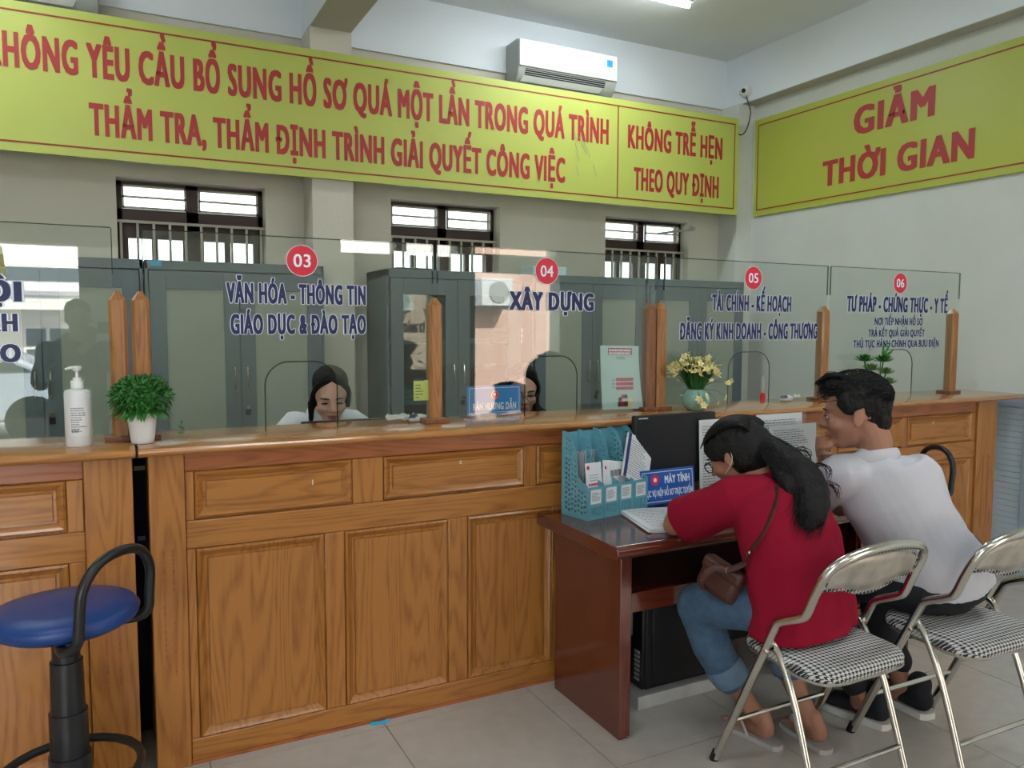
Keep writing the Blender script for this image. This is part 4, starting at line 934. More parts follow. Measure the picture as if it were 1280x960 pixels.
# ================================================================== FOLDING CHAIRS
def chair(x, y, label, rz=0):
    t = thing('folding_chair', label, 'chair', (0, 0, 0), 'chrome folding chairs'); hw = .215
    P = lambda s: [(s*hw, .44, .012), (s*hw, .235, .455), (s*hw, .196, .540), (s*hw, .175, .570), (s*hw, .10, .608), (s*hw, .075, .63), (s*hw, .045, .70)]
    L_ = P(-1)+[(-.205, .01, .772), (-.14, -.012, .812), (0, -.02, .828), (.14, -.012, .812), (.205, .01, .772)]+P(1)[::-1]
    obj('main_frame', MB().tube(L_, .0138, 10, 5), 'chrome', t, smooth=60)
    bw = [(-.205, .045, .70), (-.195, .018, .765), (-.13, -.006, .803), (0, -.014, .817), (.13, -.006, .803), (.195, .018, .765), (.205, .045, .70)]
    def shell(off, zt, zb):
        pts = []; n = 16
        for j in range(5):
            for i in range(n+1):
                u = -1+2*i/n; top = .803-.05*abs(u)**3.5; bot = .700-.018*math.cos(u*PI*1.0)*(1 if abs(u) < .7 else .6); z = bot+(top-bot)*j/4
                yy = -.010+(.822-z)*.40+off-.012*(u*u-1)*-1; pts.append((u*.184, yy, z))
        return pts, [(j*(n+1)+i, j*(n+1)+i+1, (j+1)*(n+1)+i+1, (j+1)*(n+1)+i) for j in range(4) for i in range(n)]
    a, f = shell(.003, 0, 0); b, _ = shell(.010, 0, 0); n = len(a)
    m = MB().add(a, f); o = obj('back_plate', m, 'back plate', t, smooth=60); s = o.modifiers.new('s', 'SOLIDIFY'); s.thickness = .004; s.offset = 0
    b, f = shell(.014, 0, 0); b = [(x_*1.09, y_, .755+(z_-.755)*1.16) for x_, y_, z_ in b]; o = obj('back_cushion', MB().add(b, f), 'houndstooth', t, smooth=60); s = o.modifiers.new('s', 'SOLIDIFY'); s.thickness = .016; s.offset = 0
    q = obj('rivet', MB().ell((.16, -.003, .79), .006, .003, .006).ell((-.16, -.003, .79), .006, .003, .006), 'chrome', t, smooth=60)
    # rear legs
    for s in (-1, 1):
        obj('rear_leg', MB().tube([(s*(hw-.02), .235, .497), (s*(hw-.02), .20, .47), (s*(hw-.018), .12, .32), (s*(hw-.014), .02, .012)], .011, 10, 4), 'chrome', t, smooth=60)
        obj('rubber_foot', MB().tube([(s*hw, .448, 0), (s*hw, .434, .035)], .0155, 10), 'rubber', t); obj('rubber_foot', MB().tube([(s*(hw-.014), .016, 0), (s*(hw-.014), .03, .035)], .0145, 10), 'rubber', t)
        obj('hinge', MB().tube([(s*(hw-.03), .22, .463), (s*(hw+.014), .22, .463)], .006, 8), 'chrome', t)
    obj('front_crossbar', MB().tube([(-hw, .365, .175), (hw, .365, .175)], .008, 8), 'chrome', t); obj('rear_crossbar', MB().tube([(-hw+.02, .055, .14), (hw-.02, .055, .14)], .008, 8), 'chrome', t)
    # seat
    out = []; N = 40
    for k in range(N):
        a = 2*PI*k/N; c, s = math.cos(a), math.sin(a); e = .42; out.append((.205*abs(c)**e*(1 if c > 0 else -1)*(1.0-.06*(s > 0)), .20+.185*abs(s)**e*(1 if s > 0 else -1)))
    rings = []
    for sc, z in ((.97, .428), (1, .434), (1.0, .446), (.97, .459), (.88, .468), (.6, .475), (.05, .477)):
        rings.append([(x_*sc, .20+(y_-.20)*sc, z+.02*(y_-.20)*sc) for x_, y_ in out])
    obj('seat', MB().ring(rings), 'houndstooth', t, smooth=60)
    obj('seat_pan', MB().ring([[(x_*k, .20+(y_-.20)*k, z+.02*(y_-.20)) for x_, y_ in out] for k, z in ((.99, .420), (1.005, .423), (1.005, .431), (.98, .432))]), 'chrome', t, smooth=50)
    t.location = (x, y, 0); t.rotation_euler = (0, 0, rz); return t
c1 = chair(1.985, 1.50, 'chrome folding chair with houndstooth seat under the woman in red')
c2 = copytree(c1); c2.location = (2.545, 1.415, 0); c2['label'] = 'chrome folding chair with houndstooth seat under the man in white'
c2.rotation_euler = (0, 0, -.02)
o = obj('sticker', rect(-.02, .02, 0, .02).xf(Matrix.Rotation(-.02, 4, 'Z')@frame((2.55+.02, 1.399, .765), (1, 0, 0), (0, .3, 1)).copy() if False else frame((2.56, 1.400, .765), (1, 0, 0), (0, -.36, 1))), 'label blue'); 
bpy.data.objects.remove(o)

# ================================================================== PEOPLE
def basis(f, up=(0, 0, 1)):
    f = V(f).normalized(); r = f.cross(V(up)).normalized(); u = r.cross(f); return f, r, u
def head(mb, c, f, up=(0, 0, 1), s=1.0, man=False):
    f, r, u = basis(f, up); c = V(c); T = lambda a, b, d: c+(f*a+r*b+u*d)*s
    def E(ce, a, b, d): mb.ell(T(*ce), f*a*s, r*b*s, u*d*s, 18, 12)
    E((-.008, 0, .032), .094, .074, .083); E((.022, 0, -.025), .068, .060, .078); E((.045, 0, -.078), .038, .040, .026)
    E((.066, 0, .030), .024, .050, .018); E((.055, .034, -.022), .030, .028, .028); E((.055, -.034, -.022), .030, .028, .028)
    mb.chain([T(.084, 0, .020), T(.097, 0, -.006), T(.104, 0, -.020)], [.008*s, .0095*s, .0125*s], 10, 2)
    E((.093, .013, -.024), .010, .008, .007); E((.093, -.013, -.024), .010, .008, .007); E((.084, 0, -.052), .013, .024, .012)
    for q in (-1, 1):
        mb.ell(T(-.012, q*.076, -.006), (f*.018+r*q*.008)*s, (r*.006*q)*s, (u*.030-f*.004)*s, 12, 8)
        mb.ell(T(.070, q*.031, .006), f*.016*s, r*.017*s, u*.010*s, 10, 6)
    return T
def face(parent, T, closed=False):
    for q in (-1, 1):
        f = [T(1, 0, 0)-T(0, 0, 0), T(0, 1, 0)-T(0, 0, 0), T(0, 0, 1)-T(0, 0, 0)]
        obj('eye', MB().ell(T(.0805, q*.031, .004), f[0]*.007, f[1]*.0135, f[2]*(.0045 if not closed else .0025)), 'eye white' if not closed else 'hair', parent, smooth=60)
        if not closed: obj('iris', MB().ell(T(.0855, q*.031, .004), f[0]*.004, f[1]*.006, f[2]*.0042), 'ink', parent, smooth=60)
        obj('upper_lash', MB().tube([T(.083, q*.016, .005), T(.089, q*.031, .011), T(.081, q*.047, .005)], .0017, 6, 3), 'hair', parent)
        obj('eyebrow', MB().tube([T(.088, q*.014, .026), T(.089, q*.032, .031), T(.076, q*.050, .026)], [.0022, .0032, .0015], 6, 3), 'hair', parent)
    obj('lips', MB().ell(T(.092, 0, -.049), f[0]*.007, f[1]*.021, f[2]*.004).ell(T(.091, 0, -.057), f[0]*.008, f[1]*.018, f[2]*.0045), 'lips', parent, smooth=60)
def hand(mb, wrist, d, n, thumb, curl=.5, s=1.0, spread=.0, fcurl=None):
    """d finger direction, n back-of-hand normal, thumb +1/-1 along side = d x n"""
    d = V(d).normalized(); n = V(n); n = (n-d*n.dot(d)).normalized(); sd = d.cross(n)*thumb; w_ = V(wrist)
    mb.chain([w_, w_+d*.035*s, w_+d*.085*s], [(.016*s, .026*s), (.016*s, .036*s), (.012*s, .038*s)], 12, 3, side=n)
    for k, (o, ln) in enumerate(((.030, .068), (.010, .076), (-.010, .070), (-.029, .055))):
        p = w_+d*.088*s+sd*o*s; a = 0; pts = [p-d*.015*s, p]; dirv = d+sd*spread*o*8; cu = fcurl[k] if fcurl else curl
        for q, fr in enumerate((.45, .31, .24)):
            a += cu*(.9 if q == 0 else 1.1); v = (dirv*math.cos(a)-n*math.sin(a)).normalized(); p = p+v*ln*fr*s; pts.append(p)
        mb.chain(pts, [.0092*s, .0092*s, .0088*s, .008*s, .0068*s], 10, 2)
    b = w_+d*.022*s+sd*.026*s; v = (sd*.75+d*.62-n*.35).normalized(); v2 = (sd*.15+d*.9-n*(.35+curl*.5)).normalized()
    mb.chain([b, b+v*.032*s, b+v*.032*s+v2*.030*s, b+v*.032*s+v2*.055*s], [.013*s, .0115*s, .010*s, .008*s], 10, 2)
def strands(parent, paths, r=.0012, name='hair_strands'):
    m = MB()
    for p in paths: m.tube(p, [r]*(len(p)-1)+[r*.3], 4, 3)
    o = obj(name, m, 'hair', parent); o['kind'] = 'stuff'; return o
def person(label, loc):
    t = thing('person', label, 'person', loc); return t

# ---- woman in the red T-shirt
def woman_red():
    t = person('seated woman in a red T-shirt and jeans writing at the desk', (1.90, 1.68, 0))
    b = MB(); hc = V((1.905, 2.02, 1.015)); fdir = (-.30, .80, -.52); up = (-.15, .45, .85)
    T = head(b, hc, fdir, up, 1.0)
    b.chain([T(-.02, 0, -.02), T(-.035, 0, -.075), (1.95, 1.90, .905)], [.052, .048, .06], 16)
    b.chain([(1.96, 1.765, .60), (1.95, 1.775, .68), (1.94, 1.81, .78), (1.94, 1.85, .865), (1.95, 1.89, .895)], [(.11, .15), (.095, .125), (.10, .135), (.085, .14), (.05, .09)], 20, side=(0, 1, 0))
    b.chain([(1.88, 1.77, .56), (1.83, 1.90, .54), (1.80, 2.055, .49)], [.078, .07, .055]); b.chain([(1.80, 2.055, .49), (1.86, 2.03, .30), (1.975, 1.965, .10)], [.052, .045, .028])
    b.chain([(2.05, 1.77, .56), (2.07, 1.90, .54), (2.10, 2.03, .49)], [.078, .07, .055]); b.chain([(2.10, 2.03, .475), (2.11, 1.97, .28), (2.125, 1.86, .09)], [.052, .045, .030])
    # feet
    b.chain([(1.985, 1.945, .11), (1.993, 1.935, .055), (1.998, 1.99, .048), (1.998, 2.04, .038), (1.985, 2.085, .030)], [.027, (.03, .028), (.024, .032), (.017, .038), (.010, .038)], side=(0, 0, 1))
    b.chain([(2.13, 1.85, .11), (2.138, 1.835, .055), (2.15, 1.89, .048), (2.16, 1.94, .038), (2.165, 1.985, .030)], [.027, (.03, .028), (.024, .032), (.017, .038), (.010, .038)], side=(0, 0, 1))
    for k in range(5):
        b.ell((1.955+k*.015, 2.105-.004*k, .030), .009, .016, .008, 8, 6); b.ell((2.135+k*.015, 2.0-.004*k, .030), .009, .016, .008, 8, 6)
    # arms
    b.chain([(1.82, 1.91, .885), (1.765, 2.04, .81), (1.752, 2.165, .757)], [.05, .040, .035]); b.chain([(1.752, 2.16, .758), (1.83, 2.25, .757), (1.93, 2.30, .757)], [.037, .032, .024])
    hand(b, (1.93, 2.30, .757), (.85, .35, -.05), (0, 0, 1), -1, .55)
    b.chain([(2.08, 1.86, .89), (2.165, 1.93, .81), (2.20, 2.02, .757)], [.05, .040, .036]); b.chain([(2.20, 2.02, .757), (2.17, 2.16, .757), (2.10, 2.27, .752)], [.037, .032, .024])
    hand(b, (2.10, 2.27, .745), (-.45, .85, -.05), (0, 0, 1), 1, .35)
    body = obj('body', remesh(b, .0055, 3), 'skin', t, smooth=80)
    face(t, T)
    # T-shirt
    s = MB()
    s.chain([(1.968, 1.765, .495), (1.960, 1.765, .58), (1.945, 1.775, .68), (1.94, 1.81, .78), (1.945, 1.855, .875), (1.952, 1.89, .93)], [(.135, .205), (.13, .192), (.128, .178), (.125, .182), (.108, .188), (.048, .10)], 32, side=(0, 1, 0), flat=1)
    s.chain([(1.87, 1.885, .91), (1.81, 1.92, .895), (1.772, 2.02, .835), (1.760, 2.115, .79)], [.07, .078, .080, .078], 20, flat=2); s.chain([(2.03, 1.865, .915), (2.085, 1.87, .895), (2.155, 1.93, .83), (2.19, 1.99, .785)], [.07, .077, .072, .072], 20, flat=2)
    sh = obj('shirt', remesh(s, .006, 3, .011, 8), 'tee red', t, smooth=80)
    obj('collar', MB().tube([V((1.94, 1.90, .935))+V((math.cos(k*PI/8)*.062, math.sin(k*PI/8)*.052+.0, math.sin(k*PI/8)*-.012+.004)) for k in range(16)], .008, 8, closed=True), 'tee red', sh, smooth=60)
    # jeans
    j = MB(); j.chain([(1.965, 1.765, .575), (1.965, 1.765, .565)], [(.10, .168), (.10, .170)], 24, side=(0, 1, 0))
    j.chain([(1.885, 1.79, .555), (1.83, 1.90, .545), (1.795, 2.07, .49)], [.088, .085, .075], 18); j.chain([(1.795, 2.065, .49), (1.835, 2.045, .35), (1.895, 2.015, .235)], [.072, .067, .060], 18)
    j.chain([(2.045, 1.79, .555), (2.07, 1.90, .545), (2.10, 2.04, .49)], [.088, .085, .075], 18); j.chain([(2.10, 2.035, .49), (2.11, 1.99, .35), (2.115, 1.955, .25)], [.072, .065, .058], 18)
    jn = obj('jeans', remesh(j, .007, 3, .004, 14), 'denim', t, smooth=80)
    for a, c in (((1.868, 2.028, .285), (1.902, 2.01, .225)), ((2.113, 1.965, .29), (2.118, 1.945, .235))): obj('rolled_cuff', MB().tube([a, V(a).lerp(V(c), .5), c], [.066, .068, .063], 20), 'denim light', jn, smooth=50)
    # sandals
    for (a, d) in (((1.995, 2.0, 0), (-.02, .13)), ((2.155, 1.905, 0), (.02, .13))):
        d = V((d[0], d[1], 0)).normalized(); s_ = V((d.y, -d.x, 0)); a = V(a); rings = []
        pl = [(k, .036*(1 if abs(k) < .7 else .75)) for k in (-1, -.8, -.4, 0, .4, .8, 1)]
        o = []
        for k, w_ in ((-1, .012), (-.9, .028), (-.4, .034), (0, .034), (.5, .044), (.85, .036), (1, .014)): o.append(a+d*k*.118+s_*w_)
        for k, w_ in ((1, .014), (.85, .036), (.5, .044), (0, .034), (-.4, .034), (-.9, .028), (-1, .012)): o.append(a+d*k*.118-s_*w_)
        sn = obj('sandal', MB().ring([[p+V((0, 0, z)) for p in o] for z in (.001, .018)]), 'sandal', t, smooth=40)
        tp = a+d*.075+V((0, 0, .022)); obj('thong_strap', MB().tube([a-d*.01+s_*.04+V((0, 0, .02)), a+d*.04+s_*.025+V((0, 0, .065)), tp, a+d*.04-s_*.025+V((0, 0, .065)), a-d*.01-s_*.04+V((0, 0, .02))], [(.012, .004)]*5, 8, 4), 'strap white', sn, smooth=60)
    # hair: cap, ponytail, loose curls
    f, r, u = basis(fdir, up); h = MB()
    h.ell(T(-.022, 0, .045), f*.100, r*.088, u*.088, 22, 14); h.ell(T(-.045, 0, .0), f*.082, r*.083, u*.085, 22, 14); h.ell(T(.035, 0, .085), f*.052, r*.066, u*.035)
    for q in (-1, 1): h.ell(T(.020, q*.068, .045), f*.048, r*.018, u*.045)
    h.ell(T(-.105, .0, .03), f*.035, r*.04, u*.035)
    tail = [T(-.10, 0, .025), V((1.962, 1.865, 1.025)), V((1.975, 1.795, .985)), V((1.965, 1.75, .93)), V((1.935, 1.722, .88)), V((1.905, 1.71, .845))]
    h.chain(tail, [.034, .045, (.048, .06), (.042, .062), (.036, .055), (.012, .03)], 16, side=(0, 1, 0))
    h.chain([V((1.975, 1.85, 1.0)), V((2.015, 1.81, .955)), V((2.03, 1.785, .91)), V((2.01, 1.77, .87))], [.03, .034, .032, .012], 12); h.chain([V((1.93, 1.86, 1.0)), V((1.915, 1.80, .955)), V((1.90, 1.775, .92))], [.025, .032, .014], 12)
    hr = obj('hair', remesh(h, .006, 3, .006, 22), 'hair', t, smooth=80)
    rn = random.Random(11); ps = []
    for k in range(420):
        a = rn.random()*2*PI; rr = .8+.35*rn.random(); o = V((math.cos(a)*.055*rr, math.sin(a)*.02*rr, math.sin(a)*.05*rr)); off = V((rn.gauss(0, .012), rn.gauss(0, .01), rn.gauss(0, .012)))
        pts = [tail[0]+o*.5]
        for i, p in enumerate(tail[1:]): pts.append(p+o*(1.0-.12*i)+off*(i*.4)+V((math.sin(k+i*1.7)*.006, 0, math.cos(k*1.3+i*2)*.005)))
        ps.append(pts)
    for k in range(26):
        s0 = tail[1+k % 3]+V((.03, 0, .02)); ps.append([s0, s0+V((.035+.02*rn.random(), -.01, .0+.02*rn.random())), s0+V((.05+.03*rn.random(), -.02, -.02+.02*rn.random())), s0+V((.06+.03*rn.random(), -.02, -.05+.02*rn.random()))])
    for k in range(260):
        a = rn.uniform(-1.25, 1.25); q = []
        for i in range(6):
            b_ = 1.05-i*.42; q.append(T(-.022+math.sin(b_)*.103, math.sin(a)*.090*math.cos(b_*.25), .045+math.cos(b_)*.092*math.cos(a*.85)))
        ps.append(q+[tail[0]])
    strands(hr, ps)
    obj('hair_tie', MB().tube([tail[0]+ (r*math.cos(k*PI/6)+u*math.sin(k*PI/6))*.036-f*.005 for k in range(12)], .007, 6, closed=True), 'cloth black', hr)
    # glasses, mask strap
    g = obj('glasses', MB().tube([T(-.01, -.079, .012), T(.05, -.073, .014), T(.092, -.062, .012)], .0022, 6, 2), 'plastic black', t)
    for q in (-1, 1): obj('lens_rim', MB().tube([T(.098, q*.033, .003)+(T(0, 1, 0)-T(0, 0, 0))*.024*math.cos(k*PI/8)+(T(0, 0, 1)-T(0, 0, 0))*.018*math.sin(k*PI/8) for k in range(16)], .0022, 6, closed=True), 'plastic black', g)
    obj('mask_strap', MB().tube([T(-.03, -.080, .01), T(-.02, -.084, -.02), T(.03, -.071, -.045)], .0016, 5, 3), 'strap white', t)
    m = MB().ell(T(.078, 0, -.052), f*.030, r*.045, u*.034); obj('face_mask', m, 'paper mint', t, smooth=60)
    # bag: strap across the back, pouch at the left hip
    from mathutils.bvhtree import BVHTree
    me_ = sh.data; bv = BVHTree.FromPolygons([v.co+ORG[sh.name] for v in me_.vertices], [tuple(p.vertices) for p in me_.polygons]); sp = []
    for q in ((1.87, 1.80, .97), (1.815, 1.745, .92), (1.77, 1.73, .865), (1.735, 1.75, .81), (1.71, 1.785, .755), (1.70, 1.83, .71)):
        p_, n_, _i, _d = bv.find_nearest(V(q)); sp.append(p_+n_*.005)
    sp.append(V((1.73, 1.86, .685)))
    bt = thing('shoulder_bag', 'brown leather shoulder bag hanging at the hip of the woman in red', 'bag', tuple(sp[-1]))
    obj('strap', MB().tube(sp, [(.014, .0025)]*7, 8, 5, side=(.6, .2, .8)), 'leather', bt, smooth=60)
    obj('stud', MB().ell(sp[4]+V((-.003, -.004, 0)), .006, .005, .006), 'chrome', bt)
    pc = V((1.745, 1.905, .64)); rot = Matrix.Translation(pc)@Matrix.Rotation(.25, 4, 'X')@Matrix.Rotation(.3, 4, 'Y')@Matrix.Rotation(.2, 4, 'Z')
    pb = B(-.026, .026, -.075, .075, -.06, .05); obj('pouch', pb.xf(rot), 'leather', bt, bevel=.022); obj('flap', B(-.030, .029, -.077, .077, .005, .055).xf(rot), 'leather', bt, bevel=.015)
    obj('buckle', MB().tube([sp[-1]+V((math.cos(k*PI/5)*.012, -.006, math.sin(k*PI/5)*.012)) for k in range(10)], .002, 6, closed=True), 'chrome', bt)
    obj('strap_loop', MB().tube([(1.73, 1.86, .68), (1.695, 1.89, .685), (1.675, 1.92, .64), (1.70, 1.94, .60)], [(.010, .002)]*4, 8, 4), 'leather', bt)
woman_red()

# ---- man in white polo
def man_white():
    t = person('seated man in a white polo shirt resting his chin on his hand', (2.44, 1.58, 0)); b = MB(); hc = V((2.262, 1.83, 1.16)); fdir = (-.56, .80, -.14)
    T = head(b, hc, fdir, (0, 0, 1), 1.08)
    b.chain([T(-.025, 0, -.03), T(-.045, 0, -.09), (2.295, 1.772, .995)], [.058, .056, .052], 16)
    b.chain([(2.52, 1.70, .60), (2.475, 1.705, .70), (2.41, 1.72, .80), (2.345, 1.745, .89), (2.305, 1.765, .95)], [(.10, .14), (.09, .12), (.095, .135), (.085, .14), (.05, .09)], 20, side=(.55, .8, 0))
    for s in ((2.33, 2.28, .18, 1.88), (2.52, 2.50, .0, 1.90)):
        pass
    b.chain([(2.44, 1.71, .565), (2.40, 1.88, .55), (2.36, 2.02, .51)], [.08, .072, .058]); b.chain([(2.36, 2.02, .50), (2.38, 1.98, .28), (2.43, 1.90, .10)], [.055, .05, .034])
    b.chain([(2.61, 1.69, .565), (2.62, 1.85, .55), (2.62, 2.00, .51)], [.08, .072, .058]); b.chain([(2.62, 2.00, .50), (2.64, 1.97, .28), (2.66, 1.90, .10)], [.055, .05, .034])
    b.chain([(2.43, 1.90, .09), (2.44, 1.93, .05), (2.42, 2.02, .04)], [.034, .036, .03]); b.chain([(2.66, 1.90, .09), (2.67, 1.93, .05), (2.67, 2.02, .04)], [.034, .036, .03])
    # left arm lies on the desk; right elbow on the desk with the hand over the mouth
    b.chain([(2.205, 1.825, .945), (2.24, 1.96, .86), (2.30, 2.10, .775)], [.055, .047, .04]); b.chain([(2.30, 2.10, .772), (2.33, 2.22, .765), (2.38, 2.30, .76)], [.04, .034, .025]); hand(b, (2.38, 2.30, .757), (.6, .8, -.05), (0, 0, 1), 1, .35)
    f, r, u = basis(fdir); L_ = -r
    b.chain([(2.42, 1.72, .93), (2.50, 1.88, .84), (2.50, 2.08, .765)], [.055, .047, .04]); wr = T(.116, .096, -.122); b.chain([(2.50, 2.08, .765), (V((2.50, 2.08, .765))+wr)/2+V((0, .02, 0)), wr], [.04, .035, .025])
    hand(b, wr, L_*.92+u*.30+f*.12, f*.9+r*.15, 1, .5, 1.0, 0, [.6, .52, .48, .42])
    obj('body', remesh(b, .0055, 3), 'skin', t, smooth=80); face(t, T)
    s = MB()
    s.chain([(2.535, 1.70, .570), (2.515, 1.70, .63), (2.455, 1.71, .72), (2.395, 1.725, .81), (2.345, 1.745, .90), (2.30, 1.765, .975), (2.295, 1.77, 1.015)], [(.155, .188), (.148, .176), (.142, .160), (.136, .160), (.122, .172), (.088, .15), (.058, .075)], 32, side=(.55, .8, 0), flat=1)
    s.chain([(2.25, 1.79, .965), (2.205, 1.83, .95), (2.225, 1.93, .89), (2.262, 2.01, .835)], [.07, .080, .078, .076], 20, flat=2); s.chain([(2.36, 1.71, .965), (2.42, 1.725, .94), (2.475, 1.81, .88), (2.50, 1.90, .84)], [.07, .078, .075, .072], 20, flat=2)
    sh = obj('polo_shirt', remesh(s, .006, 3, .011, 7), 'polo white', t, smooth=80)
    obj('collar', MB().tube([V((2.290, 1.775, 1.020))+V((math.cos(k*PI/9)*.070+math.sin(k*PI/9)*-.02, math.sin(k*PI/9)*.062, math.sin(k*PI/9)*-.018)) for k in range(18)], [(.022, .007)]*18, 8, closed=True, side=(0, 0, 1)), 'polo white', sh, smooth=60)
    j = MB(); j.chain([(2.535, 1.695, .64), (2.535, 1.69, .60)], [(.138, .178), (.138, .182)], 24, side=(.3, .9, 0))
    j.chain([(2.44, 1.71, .57), (2.40, 1.88, .555), (2.36, 2.04, .51)], [.095, .088, .076], 18); j.chain([(2.36, 2.03, .51), (2.38, 1.99, .28), (2.42, 1.92, .14)], [.074, .062, .050], 18)
    j.chain([(2.61, 1.69, .57), (2.62, 1.85, .555), (2.62, 2.02, .51)], [.095, .088, .076], 18); j.chain([(2.62, 2.01, .51), (2.64, 1.98, .28), (2.66, 1.92, .18)], [.074, .062, .050], 18)
    obj('trousers', remesh(j, .007, 3, .004, 14), 'cloth black', t, smooth=80)
    for k, (a, d) in enumerate((((2.46, 1.88), (-.25, .97)), ((2.68, 1.86), (.08, 1)))):
        d = V((d[0], d[1], 0)).normalized(); a = V((a[0], a[1], 0)); s_ = V((d.y, -d.x, 0)); up = MB()
        up.chain([a-d*.03+V((0, 0, .062)), a+d*.05+V((0, 0, .055)), a+d*.16+V((0, 0, .04))], [(.045, .042), (.038, .046), (.024, .044)], 16, side=(0, 0, 1)); up.chain([a-d*.02+V((0, 0, .07)), a-d*.02+V((0, 0, .12))], [.04, .043], 14)
        sn = obj('sneaker', remesh(up, .006, 2), 'cloth black', t, smooth=80); o = []
        for q, w_ in ((-.075, .02), (-.06, .04), (0, .043), (.1, .05), (.17, .042), (.205, .018)): o.append(a+d*q+s_*w_)
        for q, w_ in ((.205, .018), (.17, .042), (.1, .05), (0, .043), (-.06, .04), (-.075, .02)): o.append(a+d*q-s_*w_)
        obj('white_sole', MB().ring([[p+V((0, 0, z)) for p in o] for z in (.001, .026)]), 'sole white', sn, smooth=40)
    f, r, u = basis(fdir); h = MB()
    h.ell(T(-.018, 0, .058), f*.100, r*.080, u*.080, 22, 14); h.ell(T(-.045, 0, .03), f*.072, r*.077, u*.078, 22, 14); h.ell(T(.045, 0, .100), f*.062, r*.064, u*.040); h.ell(T(-.07, 0, -.015), f*.035, r*.055, u*.05)
    for q in (-1, 1): h.ell(T(.008, q*.070, .045), f*.040, r*.012, u*.045)
    hr = obj('hair', remesh(h, .005, 2, .005, 40), 'hair', t, smooth=80); rn = random.Random(8); ps = []
    for k in range(700):
        a = rn.uniform(-1.6, 1.6); c = rn.uniform(-1.9, 1.15); n = V((math.sin(c), math.sin(a)*.85, math.cos(c)*math.cos(a))); p = (-.016+n.x*.101, n.y*.083, .056+n.z*.083)
        if p[2] < -.01 and p[0] > -.03: continue
        ps.append([T(*p), T(p[0]+.012, p[1]*1.03, p[2]+.008*n.z), T(p[0]+.030, p[1]*1.04, p[2]-.004+.004*n.z)])
    for k in range(200):
        y_ = rn.uniform(-.055, .055); ps.append([T(.02, y_, .128), T(.07, y_*1.05, .134+rn.gauss(0, .003)), T(.100+rn.gauss(0, .004), y_*1.1, .112+rn.gauss(0, .004))])
    strands(hr, ps, .0011)
man_white()

